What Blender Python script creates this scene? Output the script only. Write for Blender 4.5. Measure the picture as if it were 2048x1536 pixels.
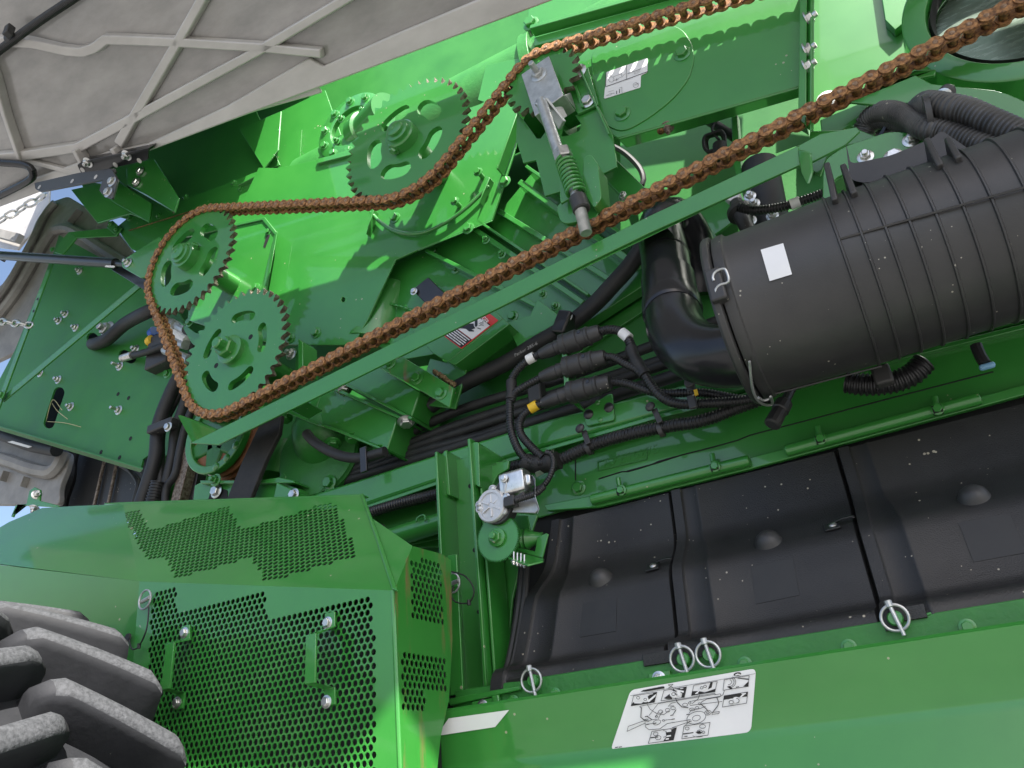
import bpy, bmesh, math, random
from math import sin, cos, pi, radians, sqrt, atan2
from mathutils import Vector, Matrix, noise
from mathutils.geometry import delaunay_2d_cdt
random.seed(7)
for o in list(bpy.data.objects): bpy.data.objects.remove(o)
scene = bpy.context.scene
COL = scene.collection
# ------------------------------------------------------------------ camera
# machine axes: X along the machine, Y into it, Z up; working unit = 1.4 m
UNIT = 1.4
G = Matrix.Scale(UNIT, 4) @ Matrix.Translation((0, 0, -0.93))
FPX = 1536.0
_n = Vector((.485, .371, .791)).normalized()
_x = Vector((.861, -.302, -.410)); _x = (_x - _n * _x.dot(_n)).normalized()
_z = _x.cross(_n)
R3 = Matrix((_x, _n, _z))
CAM = Vector((0, -1.1, 1.5))
cd = bpy.data.cameras.new('camera'); cam = bpy.data.objects.new('camera', cd); COL.objects.link(cam)
cd.sensor_width = 36; cd.lens = 36 * FPX / 2048; cd.clip_start = .02; cd.clip_end = 500
rgt = R3 @ Vector((1, 0, 0)); up = -(R3 @ Vector((0, 1, 0))); bck = -(R3 @ Vector((0, 0, 1)))
M = Matrix((rgt, up, bck)).transposed().to_4x4(); M.translation = G @ CAM
cam.matrix_world = M; scene.camera = cam
# ------------------------------------------------------------------ light
SUN = Vector((.178, -.15, .282)).normalized()          # towards the sun
w = bpy.data.worlds.new('World'); scene.world = w; w.use_nodes = True
nt = w.node_tree; bg = nt.nodes['Background']; sky = nt.nodes.new('ShaderNodeTexSky')
sky.sky_type = 'NISHITA'; sky.sun_disc = False
sky.sun_elevation = math.asin(SUN.z); sky.sun_rotation = atan2(SUN.x, SUN.y)
sky.air_density = 1.0; sky.dust_density = 3.0; sky.ozone_density = 1.0
nt.links.new(sky.outputs[0], bg.inputs[0]); bg.inputs[1].default_value = 0.10
sl = bpy.data.lights.new('sun', 'SUN'); sl.energy = 5.0; sl.angle = radians(.5); sl.color = (1, .96, .90)
so = bpy.data.objects.new('sun', sl); COL.objects.link(so); so.location = (3, -4, 8)
so.rotation_euler = SUN.to_track_quat('Z', 'Y').to_euler()
scene.view_settings.view_transform = 'Standard'; scene.view_settings.look = 'None'
scene.view_settings.gamma = 1; scene.view_settings.exposure = 1.45
scene.render.engine = 'CYCLES'
scene.cycles.max_bounces = 8; scene.cycles.diffuse_bounces = 5; scene.cycles.glossy_bounces = 4
# ------------------------------------------------------------------ pixel -> place
def ray(px, py): return R3 @ Vector(((px - 1024) / FPX, (py - 768) / FPX, 1))
def P(px, py, y=0.0):
    d = ray(px, py); return CAM + d * ((y - CAM.y) / d.y)
def PX(px, py, x):
    d = ray(px, py); return CAM + d * ((x - CAM.x) / d.x)
def PZ(px, py, z):
    d = ray(px, py); return CAM + d * ((z - CAM.z) / d.z)
def PP(px, py, o, n):
    d = ray(px, py); n = Vector(n); return CAM + d * ((Vector(o) - CAM).dot(n) / d.dot(n))
def PL(pts, y=0.0): return [P(p[0], p[1], p[2] if len(p) > 2 else y) for p in pts]
def q(pts, x0, y0, s): return [(x0 + p[0] / s, y0 + p[1] / s) + tuple(p[2:]) for p in pts]
# ------------------------------------------------------------------ materials
MAT = {}
def ramp(nt, pos):
    r = nt.nodes.new('ShaderNodeValToRGB'); e = r.color_ramp.elements
    e[0].position, e[0].color = pos[0][0], pos[0][1]; e[1].position, e[1].color = pos[-1][0], pos[-1][1]
    for p, c in pos[1:-1]:
        k = e.new(p); k.color = c
    return r
def rgba(c): return (c[0], c[1], c[2], 1)
def mat(name, c1, c2=None, rough=.4, rvar=.1, metal=0, coat=0, scale=8, bump=0, bscale=200, spec=.5, thr=(.35, .65), speck=None, stretch=None, coatr=.08):
    m = bpy.data.materials.new(name); m.use_nodes = True; nt = m.node_tree
    b = nt.nodes['Principled BSDF']
    geo = nt.nodes.new('ShaderNodeNewGeometry'); vec = geo.outputs['Position']
    if stretch:
        mp = nt.nodes.new('ShaderNodeMapping'); mp.inputs['Scale'].default_value = stretch
        nt.links.new(vec, mp.inputs[0]); vec = mp.outputs[0]
    nz = nt.nodes.new('ShaderNodeTexNoise'); nz.inputs['Scale'].default_value = scale; nz.inputs['Detail'].default_value = 6
    nz.inputs['Roughness'].default_value = .6
    nt.links.new(vec, nz.inputs['Vector'])
    r = ramp(nt, [(thr[0], rgba(c1)), (thr[1], rgba(c2 or c1))]); nt.links.new(nz.outputs[0], r.inputs[0])
    col = r.outputs[0]
    if speck:                     # dust flecks: (colour, scale, threshold)
        v = nt.nodes.new('ShaderNodeTexVoronoi'); v.inputs['Scale'].default_value = speck[1]
        nt.links.new(geo.outputs['Position'], v.inputs['Vector'])
        n2 = nt.nodes.new('ShaderNodeTexNoise'); n2.inputs['Scale'].default_value = speck[1] * .21
        nt.links.new(geo.outputs['Position'], n2.inputs['Vector'])
        mm = nt.nodes.new('ShaderNodeMath'); mm.operation = 'MULTIPLY_ADD'; mm.inputs[1].default_value = .55; mm.inputs[2].default_value = -.27
        nt.links.new(n2.outputs[0], mm.inputs[0])
        mt = nt.nodes.new('ShaderNodeMath'); mt.operation = 'LESS_THAN'
        m3 = nt.nodes.new('ShaderNodeMath'); m3.operation = 'ADD'; m3.inputs[1].default_value = speck[2]
        nt.links.new(mm.outputs[0], m3.inputs[0])
        nt.links.new(v.outputs['Distance'], mt.inputs[0]); nt.links.new(m3.outputs[0], mt.inputs[1])
        mx = nt.nodes.new('ShaderNodeMixRGB'); nt.links.new(mt.outputs[0], mx.inputs[0]); nt.links.new(col, mx.inputs[1]); mx.inputs[2].default_value = rgba(speck[0])
        col = mx.outputs[0]
    nt.links.new(col, b.inputs['Base Color'])
    mr = nt.nodes.new('ShaderNodeMapRange'); mr.inputs[3].default_value = max(.02, rough - rvar); mr.inputs[4].default_value = min(1, rough + rvar)
    nt.links.new(nz.outputs[0], mr.inputs[0]); nt.links.new(mr.outputs[0], b.inputs['Roughness'])
    b.inputs['Metallic'].default_value = metal
    b.inputs['Specular IOR Level'].default_value = spec
    if coat: b.inputs['Coat Weight'].default_value = coat; b.inputs['Coat Roughness'].default_value = coatr
    if bump:
        n3 = nt.nodes.new('ShaderNodeTexNoise'); n3.inputs['Scale'].default_value = bscale; n3.inputs['Detail'].default_value = 3
        nt.links.new(geo.outputs['Position'], n3.inputs['Vector'])
        bp = nt.nodes.new('ShaderNodeBump'); bp.inputs['Strength'].default_value = bump; bp.inputs['Distance'].default_value = .002
        nt.links.new(n3.outputs[0], bp.inputs['Height']); nt.links.new(bp.outputs[0], b.inputs['Normal'])
    MAT[name] = m; return m
mat('green_paint', (.025, .198, .026), (.034, .228, .032), rough=.42, rvar=.06, coat=.9, scale=5, bump=.035, bscale=260, speck=((.30, .33, .20), 34, .012), coatr=.05)
mat('green_stained', (.028, .205, .026), (.20, .12, .055), rough=.45, rvar=.08, coat=.6, scale=5, bump=.05, bscale=260, thr=(.57, .72), stretch=(6, 6, .9), coatr=.08)
mat('green_matte', (.020, .16, .024), (.029, .195, .03), rough=.5, rvar=.08, coat=.15, scale=7, bump=.12, bscale=180, coatr=.25)
mat('green_cast', (.020, .155, .023), (.029, .195, .03), rough=.48, rvar=.1, coat=.1, scale=14, bump=.5, bscale=120)
mat('rust', (.085, .036, .017), (.50, .25, .095), rough=.72, rvar=.15, metal=.1, scale=95, bump=.6, bscale=420, thr=(.36, .66))
mat('rust_dark', (.06, .034, .018), (.34, .17, .055), rough=.55, rvar=.15, metal=.4, scale=110, bump=.4, bscale=420, thr=(.4, .62))
mat('rust_pale', (.17, .09, .045), (.36, .25, .17), rough=.7, rvar=.15, metal=.1, scale=120, bump=.5, bscale=420)
mat('worn_steel', (.10, .065, .045), (.32, .27, .22), rough=.5, rvar=.15, metal=.6, scale=90, bump=.3, bscale=400)
mat('zinc', (.55, .55, .53), (.70, .70, .68), rough=.3, rvar=.1, metal=.95, scale=60, bump=.1, bscale=300)
mat('galvanised', (.42, .43, .42), (.56, .57, .56), rough=.42, rvar=.1, metal=.8, scale=40, bump=.2, bscale=200)
mat('cast_aluminium', (.56, .56, .56), (.66, .66, .67), rough=.45, rvar=.08, metal=.55, scale=50, bump=.2, bscale=300)
mat('black_plastic', (.027, .027, .028), (.043, .042, .041), rough=.46, rvar=.06, scale=6, bump=.12, bscale=350, speck=((.34, .32, .27), 60, .03))
mat('black_cover', (.013, .013, .0135), (.021, .021, .021), rough=.5, rvar=.05, scale=6, bump=.5, bscale=420, speck=((.36, .33, .26), 55, .028))
mat('black_gloss', (.010, .010, .012), (.016, .016, .018), rough=.24, rvar=.06, scale=10, bump=.04, bscale=120)
mat('black_rubber', (.013, .013, .014), (.024, .024, .024), rough=.55, rvar=.1, scale=20, bump=.15, bscale=220)
mat('loom', (.012, .012, .013), (.022, .022, .023), rough=.38, rvar=.08, scale=30)
mat('loom_dusty', (.040, .040, .041), (.085, .083, .080), rough=.42, rvar=.08, scale=20, speck=((.30, .27, .22), 50, .03))
mat('tape', (.013, .012, .012), (.022, .021, .02), rough=.6, rvar=.1, scale=60, bump=.4, bscale=260)
mat('tyre_rubber', (.009, .010, .0125), (.017, .018, .022), rough=.68, rvar=.12, scale=10, bump=.35, bscale=60, speck=((.22, .21, .19), 30, .02))
mat('tyre_worn', (.030, .032, .036), (.070, .073, .080), rough=.8, rvar=.12, scale=130, bump=.8, bscale=160)
mat('hood_plastic', (.42, .40, .375), (.56, .535, .505), rough=.36, rvar=.06, scale=4, bump=.05, bscale=200, thr=(.3, .7), coat=.7, coatr=.14, stretch=(1, 2.6, 1.6))
mat('hood_skin', (.24, .232, .22), (.36, .345, .325), rough=.22, rvar=.06, scale=5, bump=.03, bscale=150, thr=(.3, .7), coat=.8, coatr=.10, stretch=(1, 3.0, 2.0), spec=.6)  # same plastic as the ribs, base darkened for the dark reflections in it
mat('grey_plastic', (.20, .19, .175), (.28, .27, .25), rough=.5, rvar=.08, scale=10, bump=.2, bscale=120)
mat('white_label', (.74, .74, .74), (.80, .80, .80), rough=.35, rvar=.04, coat=.3)
mat('white_tape', (.70, .69, .67), (.78, .77, .75), rough=.5)
mat('yellow_tape', (.70, .44, .02), (.78, .50, .03), rough=.5)
mat('print_black', (.012, .012, .013), rough=.4)
mat('print_red', (.62, .045, .035), rough=.38)
mat('print_grey', (.42, .42, .42), rough=.4)
mat('black_metal', (.012, .012, .014), (.02, .02, .022), rough=.34, rvar=.06, coat=.3, scale=20)
mat('copper_paint', (.22, .085, .035), (.30, .12, .05), rough=.5, rvar=.08, metal=.3, scale=30)
mat('black_flat', (.016, .016, .016), (.022, .022, .022), rough=.55, scale=30)
mat('belt', (.014, .013, .013), (.026, .024, .023), rough=.65, rvar=.08, scale=40, bump=.2, bscale=300)
mat('chaff', (.16, .10, .05), (.36, .27, .15), rough=.9, scale=60, bump=.6, bscale=200)
mat('straw', (.40, .38, .20), (.55, .50, .30), rough=.8)
mat('blue_plastic', (.02, .10, .45), rough=.4)
mat('pale_blue', (.20, .42, .62), rough=.4)
mat('drum_steel', (.14, .20, .145), (.23, .29, .235), rough=.26, rvar=.1, metal=.6, scale=22, stretch=(1, 1, 5))
mat('gravel', (.13, .13, .128), (.19, .188, .184), rough=.9, scale=3, bump=.6, bscale=40)
mat('black_void', (.006, .007, .007), rough=.7)  # near-black painted for shade in holes and gaps, also for seams
# ------------------------------------------------------------------ objects
W = {}
def link(o, parent, world):
    COL.objects.link(o); W[o] = world.copy()
    if parent is not None:
        o.parent = parent; o.matrix_parent_inverse = W[parent].inverted()
    o.matrix_basis = world
    return o
def tag(o, label=None, cat=None, group=None, kind=None):
    if label: o['label'] = label
    if cat: o['category'] = cat
    if group: o['group'] = group
    if kind: o['kind'] = kind
    return o
def thing(name, label, cat, loc, group=None):
    o = bpy.data.objects.new(name, None); o.empty_display_size = .05
    link(o, None, Matrix.Translation(loc)); return tag(o, label, cat, group)
def mesh_of(verts, faces, m, sharp=35, mats=None, fm=None, smooth=True):
    me = bpy.data.meshes.new('mesh'); me.from_pydata([tuple(v) for v in verts], [], faces)
    for k in (mats or [m]): me.materials.append(MAT[k])
    if fm: me.polygons.foreach_set('material_index', fm)
    me.update()
    b = bmesh.new(); b.from_mesh(me); bmesh.ops.recalc_face_normals(b, faces=b.faces); b.to_mesh(me); b.free()
    if smooth:
        me.polygons.foreach_set('use_smooth', [True] * len(me.polygons)); me.set_sharp_from_angle(angle=radians(sharp))
    return me
def obj(name, vf, m, parent=None, bevel=0, sharp=35, mats=None, fm=None, label=None, cat=None, group=None, kind=None, subs=0):
    verts, faces = vf
    n = len(verts); c = Vector((0, 0, 0))
    for v in verts: c += Vector(v)
    c /= n
    me = mesh_of([Vector(v) - c for v in verts], faces, m, sharp, mats, fm); me.name = name
    o = bpy.data.objects.new(name, me); link(o, parent, Matrix.Translation(c))
    if bevel:
        b = o.modifiers.new('edge', 'BEVEL'); b.width = bevel; b.segments = 2; b.limit_method = 'ANGLE'; b.angle_limit = radians(40); b.harden_normals = False
    if subs:
        b = o.modifiers.new('sub', 'SUBSURF'); b.levels = subs; b.render_levels = subs
    return tag(o, label, cat, group, kind)
def inst(name, me, parent, world, label=None, cat=None, group=None):
    o = bpy.data.objects.new(name, me); link(o, parent, world); return tag(o, label, cat, group)
def join(*vfs):
    V, F = [], []
    for v, f in vfs:
        k = len(V); V += list(v); F += [tuple(i + k for i in g) for g in f]
    return V, F
# --- shapes: all return (verts, faces)
def prism(pts, ext):
    """polygon of 3-D points pushed along ext"""
    ext = Vector(ext); n = len(pts); V = [Vector(p) for p in pts] + [Vector(p) + ext for p in pts]
    F = [tuple(range(n)), tuple(range(2 * n - 1, n - 1, -1))] + [(i, (i + 1) % n, n + (i + 1) % n, n + i) for i in range(n)]
    return V, F
def plate(pts, y=0.0, t=.004): return prism(PL(pts, y), (0, t, 0))
def hull_ring(rings, cap=True, closed=True):
    """loft equal-count rings"""
    n = len(rings[0]); V = [Vector(p) for r in rings for p in r]; F = []
    for k in range(len(rings) - 1):
        for i in range(n if closed else n - 1):
            a = k * n + i; b = k * n + (i + 1) % n; F.append((a, b, b + n, a + n))
    if cap and closed:
        F.append(tuple(range(n))[::-1]); F.append(tuple(range((len(rings) - 1) * n, len(rings) * n)))
    return V, F
def frame_of(d):
    d = Vector(d).normalized(); a = Vector((0, 0, 1)) if abs(d.z) < .9 else Vector((1, 0, 0))
    u = d.cross(a).normalized(); return u, d.cross(u).normalized(), d
def lathe(o, d, prof, n=24, cap=True, a0=0):
    """prof: list of (along, radius) around axis d from o"""
    u, v, d = frame_of(d); o = Vector(o)
    return hull_ring([[o + d * s + (u * cos(a0 + 2 * pi * i / n) + v * sin(a0 + 2 * pi * i / n)) * r for i in range(n)] for s, r in prof], cap)
def cyl(a, b, r, n=16, r2=None):
    a = Vector(a); b = Vector(b); L = (b - a).length
    return lathe(a, b - a, [(0, r), (L, r if r2 is None else r2)], n)
def smooth_path(pts, step=.01):
    pts = [Vector(p) for p in pts]
    if len(pts) < 3:
        L = (pts[1] - pts[0]).length; k = max(2, int(L / step)); return [pts[0].lerp(pts[1], i / k) for i in range(k + 1)]
    ex = [pts[0] * 2 - pts[1]] + pts + [pts[-1] * 2 - pts[-2]]; out = []
    for i in range(1, len(ex) - 2):
        a, b, c, d = ex[i - 1:i + 3]; k = max(2, int((c - b).length / (step / 4)))
        for j in range(k):
            t = j / k; out.append(.5 * ((2 * b) + (c - a) * t + (2 * a - 5 * b + 4 * c - d) * t * t + (3 * b - a - 3 * c + d) * t ** 3))
    out.append(pts[-1]); return resample(out, step)
def resample(pts, step, exact=False):
    acc = [0]
    for i in range(1, len(pts)): acc.append(acc[-1] + (pts[i] - pts[i - 1]).length)
    L = acc[-1]; n = max(2, int(round(L / step))) if not exact else int(L / step)
    out = []; j = 0
    for k in range(n + 1):
        s = (L * k / n) if not exact else k * step
        while j < len(acc) - 2 and acc[j + 1] < s: j += 1
        d = acc[j + 1] - acc[j]; out.append(pts[j].lerp(pts[j + 1], (s - acc[j]) / d if d > 0 else 0))
    return out
def sweep(path, rad, n=12, cap=True):
    """rad: number or function(i, s) -> radius"""
    rings = []; t0 = (path[1] - path[0]).normalized(); u, v, _ = frame_of(t0); s = 0
    for i, p in enumerate(path):
        t = (path[min(i + 1, len(path) - 1)] - path[max(i - 1, 0)]).normalized()
        u = (u - t * u.dot(t)).normalized(); v = t.cross(u)
        if i: s += (p - path[i - 1]).length
        r = rad(i, s) if callable(rad) else rad
        rings.append([p + (u * cos(2 * pi * k / n) + v * sin(2 * pi * k / n)) * r for k in range(n)])
    return hull_ring(rings, cap)
def tube(pts, r, n=12, step=.012): return sweep(smooth_path(pts, step), r, n)
def corrugated(pts, r, pitch=.006, n=14, depth=.14):
    path = smooth_path(pts, pitch / 4)
    pf = [1, 1, 1 - depth, 1 - depth]
    return sweep(path, lambda i, s: r * pf[i % 4], n)
def bar(a, b, wdir, w, t):
    """flat bar from a to b; w along wdir, t across"""
    a = Vector(a); b = Vector(b); d = (b - a).normalized(); wd = Vector(wdir); wd = (wd - d * wd.dot(d)).normalized(); td = d.cross(wd)
    r = [wd * w / 2 + td * t / 2, -wd * w / 2 + td * t / 2, -wd * w / 2 - td * t / 2, wd * w / 2 - td * t / 2]
    return hull_ring([[a + k for k in r], [b + k for k in r]])
def box(c, sx, sy, sz, rot=None):
    c = Vector(c); V = []
    for x in (-1, 1):
        for y in (-1, 1):
            for z in (-1, 1):
                v = Vector((x * sx / 2, y * sy / 2, z * sz / 2)); V.append(c + (rot @ v if rot else v))
    return V, [(0, 1, 3, 2), (4, 6, 7, 5), (0, 4, 5, 1), (2, 3, 7, 6), (0, 2, 6, 4), (1, 5, 7, 3)]
def arc_pts(c, r, a0, a1, n, y): return [Vector((c[0] + r * cos(a0 + (a1 - a0) * i / n), y, c[1] + r * sin(a0 + (a1 - a0) * i / n))) for i in range(n + 1)]
def fold(pts_strip_a, pts_strip_b, n_off):
    """sheet between two polylines given thickness along n_off"""
    n_off = Vector(n_off); a = [Vector(p) for p in pts_strip_a]; b = [Vector(p) for p in pts_strip_b]
    return hull_ring([[x, y, y + n_off, x + n_off] for x, y in zip(a, b)])
def cdt_plate(outer, holes, to3, nrm, t):
    """sheet with holes: outer & holes are 2-D loops, to3 maps (u, v) to 3-D"""
    V = []; E = []
    ccw = lambda lp: list(lp) if sum(lp[i][0] * lp[(i + 1) % len(lp)][1] - lp[(i + 1) % len(lp)][0] * lp[i][1] for i in range(len(lp))) > 0 else list(lp)[::-1]
    loops = [ccw(outer)] + [ccw(h) for h in holes]
    for lp in loops:
        k = len(V); V += [Vector(p) for p in lp]; m = len(lp); E += [(k + i, k + (i + 1) % m) for i in range(m)]
    fin = []; k = 0
    for lp in loops: fin.append(list(range(k, k + len(lp)))); k += len(lp)
    vv, ee, ff, _, _, of = delaunay_2d_cdt(V, [], fin, 1, 1e-7)
    ff = [f for f, o_ in zip(ff, of) if len(o_) == 1 and o_[0] == 0]
    n = len(vv); A = [to3(p[0], p[1]) for p in vv]; nr = Vector(nrm) * t
    # orientation + boundary
    cnt = {}
    F = []
    for f in ff:
        f = list(f)
        area = sum(vv[f[i]][0] * vv[f[(i + 1) % len(f)]][1] - vv[f[(i + 1) % len(f)]][0] * vv[f[i]][1] for i in range(len(f)))
        if area < 0: f.reverse()
        F.append(tuple(f))
        for i in range(len(f)): cnt[(f[i], f[(i + 1) % len(f)])] = 1
    out = list(F) + [tuple(i + n for i in reversed(f)) for f in F]
    for (a, b) in cnt:
        if (b, a) not in cnt: out.append((b, a, a + n, b + n))
    return A + [p + nr for p in A], out
def holed(pts, holes_px, y, t, rad=None):
    """plate traced at depth y with traced hole loops"""
    o2 = [(p.x, p.z) for p in PL(pts, y)]; h2 = [[(p.x, p.z) for p in PL(h, y)] for h in holes_px]
    return cdt_plate(o2, h2, lambda u, v: Vector((u, y, v)), (0, 1, 0), t)
def circ2(c, r, n=12): return [(c[0] + r * cos(2 * pi * i / n), c[1] + r * sin(2 * pi * i / n)) for i in range(n)]
def rounded(pts, r, n=4):
    """round the corners of a 3-D polygon"""
    out = []; m = len(pts); pts = [Vector(p) for p in pts]
    for i in range(m):
        p = pts[i]; a = pts[i - 1]; b = pts[(i + 1) % m]
        rr = min(r, (a - p).length * .45, (b - p).length * .45)
        pa = p + (a - p).normalized() * rr; pb = p + (b - p).normalized() * rr
        for k in range(n + 1):
            t = k / n; out.append(pa.lerp(p, t).lerp(p.lerp(pb, t), t))
    return out
def rplate(pts, y=0.0, t=.004, r=.008): return prism(rounded(PL(pts, y), r), (0, t, 0))
# --- fasteners (unit size = head radius)
def fastener_mesh(kind, m):
    hx = [(cos(pi / 3 * i), sin(pi / 3 * i)) for i in range(6)]
    def hexa(z0, z1, r, ch=.12):
        return hull_ring([[Vector((x * r, y * r, z0)) for x, y in hx], [Vector((x * r, y * r, z1 - ch)) for x, y in hx], [Vector((x * r * .86, y * r * .86, z1)) for x, y in hx]])
    if kind == 'bolt': vf = join(lathe((0, 0, 0), (0, 0, 1), [(0, 1.42), (.14, 1.42), (.26, 1.1)], 18), hexa(.2, .95, 1.0))
    elif kind == 'nut': vf = join(lathe((0, 0, 0), (0, 0, 1), [(0, 1.45), (.15, 1.45), (.28, 1.1)], 18), hexa(.22, 1.0, 1.0), lathe((0, 0, .9), (0, 0, 1), [(0, .56), (.75, .56), (.85, .45)], 10))
    elif kind == 'carriage': vf = lathe((0, 0, 0), (0, 0, 1), [(0, 1.3), (.2, 1.25), (.45, .9), (.6, .4), (.63, .1)], 16)
    elif kind == 'longnut': vf = join(lathe((0, 0, 0), (0, 0, 1), [(0, 1.45), (.15, 1.45), (.28, 1.1)], 18), hexa(.22, 1.0, 1.0), lathe((0, 0, .9), (0, 0, 1), [(0, .5), (1.9, .5), (2.0, .4)], 10))
    elif kind == 'hole': vf = lathe((0, 0, 0), (0, 0, 1), [(0, 1), (.05, 1)], 16)
    return mesh_of(vf[0], vf[1], m, 30)
FM = {}
def bolt(parent, loc, r=.0085, kind='bolt', m='green_paint', nrm=(0, -1, 0), name=None, spin=None):
    key = (kind, m)
    if key not in FM: FM[key] = fastener_mesh(kind, m)
    u, v, d = frame_of(nrm); a = random.random() * pi if spin is None else spin
    R = Matrix((u, v, d)).transposed().to_4x4() @ Matrix.Rotation(a, 4, 'Z')
    return inst(name or {'bolt': 'bolt', 'nut': 'nut', 'carriage': 'bolt_head', 'longnut': 'stud', 'hole': 'hole'}[kind], FM[key], parent, Matrix.Translation(loc) @ R @ Matrix.Scale(r, 4))
def bolts(parent, pts, y, r=.0085, **k):
    for p in pts: bolt(parent, P(p[0], p[1], p[2] if len(p) > 2 else y), r, **k)
def text(parent, s, size, o, ux, uz, m='print_black', name='lettering', depth=0, bold=False):
    """flat lettering: o = lower left corner, ux / uz = reading and up directions"""
    cu = bpy.data.curves.new('t', 'FONT'); cu.body = s; cu.size = size; cu.resolution_u = 2
    cu.extrude = depth
    if bold: cu.offset = size * .015
    t = bpy.data.objects.new('t', cu); COL.objects.link(t); bpy.context.view_layer.update()
    me = bpy.data.meshes.new_from_object(t); bpy.data.objects.remove(t)
    ux = Vector(ux).normalized(); uz = Vector(uz).normalized()
    Mx = Matrix((ux, uz, ux.cross(uz))).transposed().to_4x4(); Mx.translation = Vector(o)
    me.materials.clear(); me.materials.append(MAT[m])
    return inst(name, me, parent, Mx)
# ================================================================== setting
gz = .93
obj('ground', ([(-60, -60, gz), (60, -60, gz), (60, 60, gz), (-60, 60, gz)], [(0, 1, 2, 3)]), 'gravel', kind='structure', label='pale gravel yard under the machine', cat='ground')
# ================================================================== machine body
body = thing('combine_body', 'green painted steel side frame and sheet panels of a combine harvester', 'harvester body', (0, .4, gz))
def bp(name, vf, m='green_paint', bevel=.0015, parent=None, **k): return obj(name, vf, m, parent or body, bevel, **k)
# deep inner wall, floor and posts so that gaps look into the machine
bp('inner_wall', plate([(330, 330), (330, 1120), (2350, 1000), (2350, -420), (760, -420), (480, 200)], .46, .006), 'green_matte', 0)
bp('lower_bay_wall', plate([(420, 980), (1010, 850), (1010, 1300), (420, 1300)], .30, .006), 'green_matte', 0)
bp('inner_floor', box((-.55, .26, 1.42), 1.7, .36, .012), 'green_matte')
bp('cover_shade_backing', box((-.2, .15, 1.77), 1.14, .01, .36), 'black_void', 0)  # black sheet added as the shade behind the cover joints
bp('wheel_post', box((-.2, .35, 1.17), .25, .25, .46), 'green_matte')
bp('wheel_post', box((-1.2, .35, 1.17), .25, .25, .46), 'green_matte')
# --- main bearing panel behind the sprockets (takes the sun)
YM = .15
mp = bp('main_panel', holed([(462, 452), (517, 335), (556, 336), (640, 318), (960, 208), (1012, 180), (1043, 200), (1030, 300), (984, 440), (835, 500), (790, 520), (735, 640), (706, 690), (560, 690), (440, 662), (375, 640), (380, 560), (420, 470)],
     [[(686 + 4 * cos(a), 599 + 5 * sin(a)) for a in [i * pi / 5 for i in range(10)]]], YM, .006))
bp('panel_return', prism([P(1043, 200, YM), P(1030, 300, YM), P(1030, 300, YM + .1), P(1043, 200, YM + .1)], (.004, 0, 0)))
bp('panel_return', prism([P(706, 690, YM), P(790, 520, YM), P(790, 520, YM + .07), P(706, 690, YM + .07)], (.003, 0, -.003)))
bp('panel_return', prism([P(984, 440, YM), P(835, 500, YM), P(835, 500, YM + .08), P(984, 440, YM + .08)], (.001, 0, -.004)))
bolts(mp, q([(1625, 1120), (1370, 1440)], 660, 140, 5.484), YM - .022, .0085)
for p in q([(1625, 1120), (1370, 1440)], 660, 140, 5.484):
    a = P(p[0], p[1], YM - .022); bp('spacer', cyl(a, a + Vector((0, .022, 0)), .006, 12), parent=mp)
bolts(mp, [(790, 436), (937, 457), (1010, 364)], YM, .011)
bolts(mp, [(505, 690), (632, 666), (580, 677)], YM, .011)
# curved wear arc and slotted fin welded on the panel
arc = [P(*p, YM - .012) for p in [(742, 425), (765, 448), (800, 465), (845, 466), (890, 446), (930, 418), (965, 385), (978, 372)]]
bp('curved_rib', sweep(smooth_path(arc, .012), .0055, 6), parent=mp)
bp('rib_stop', plate([(748, 418), (732, 468), (740, 440), (740, 424)], YM - .02, .02), parent=mp)
bp('rib_stop', plate([(980, 355), (958, 405), (968, 372), (972, 352)], YM - .02, .02), parent=mp)
bp('slotted_fin', prism([P(553, 464, YM - .03), P(548, 470, YM), P(518, 592, YM), P(530, 596, YM - .03)], (.004, 0, .001)), parent=mp)
bp('fin_plate', plate([(470, 446), (529, 434), (553, 464), (549, 470), (524, 440), (470, 452)], YM - .005, .005), 'green_matte', parent=mp)
bolt(mp, P(537, 464, YM), .008, 'bolt'); bolt(mp, P(512, 575, YM), .01)
fin = bp('slot_shade_plate', rplate([(534, 468), (540, 470), (530, 496), (526, 494)], YM - .001, .003, .004), 'black_void', 0, parent=mp)  # black plate painted as the shade inside the slot
bp('guide_strip', bar(P(1000, 345, YM - .02), P(1046, 215, YM - .02), (0, 1, 0), .03, .005), parent=mp)
# lower plate of the bearing panel between the two left sprockets
lp = bp('lower_panel', rplate([(356, 640), (395, 668), (420, 662), (540, 580), (575, 560), (600, 690), (505, 690), (420, 700), (385, 690)], YM + .02, .006, .02))
bolts(lp, [(380, 645), (505, 666)], YM + .02, .011)
# --- facets above: chute plates and bracket plates in front of the tank wall
bp('chute_plate', plate([(478, 258), (562, 222), (556, 300), (528, 338)], .19, .005))
bp('chute_plate', plate([(562, 222), (650, 180), (700, 320), (556, 340), (552, 300)], .24, .005))
tank = bp('tank_wall', plate([(150, 345), (290, 285), (500, 195), (560, 330), (360, 405), (260, 440), (190, 420)], .22, .005), 'green_matte')
ledge = bp('tank_ledge', plate([(232, 455), (268, 425), (360, 402), (535, 335), (475, 450), (395, 470), (330, 480), (300, 515), (262, 498)], .18, .006))
bolts(ledge, [(372, 394), (468, 366), (482, 377), (318, 431), (260, 436)], .18, .009)
bp('ledge_seam', sweep(smooth_path(PL([(258, 461), (392, 419)], .178), .02), .0018, 6), 'rust_dark', 0, parent=ledge)
bp('ledge_edge', bar(P(480, 374, .175), P(532, 347, .175), (0, 1, 0), .02, .004), parent=ledge)
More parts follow.
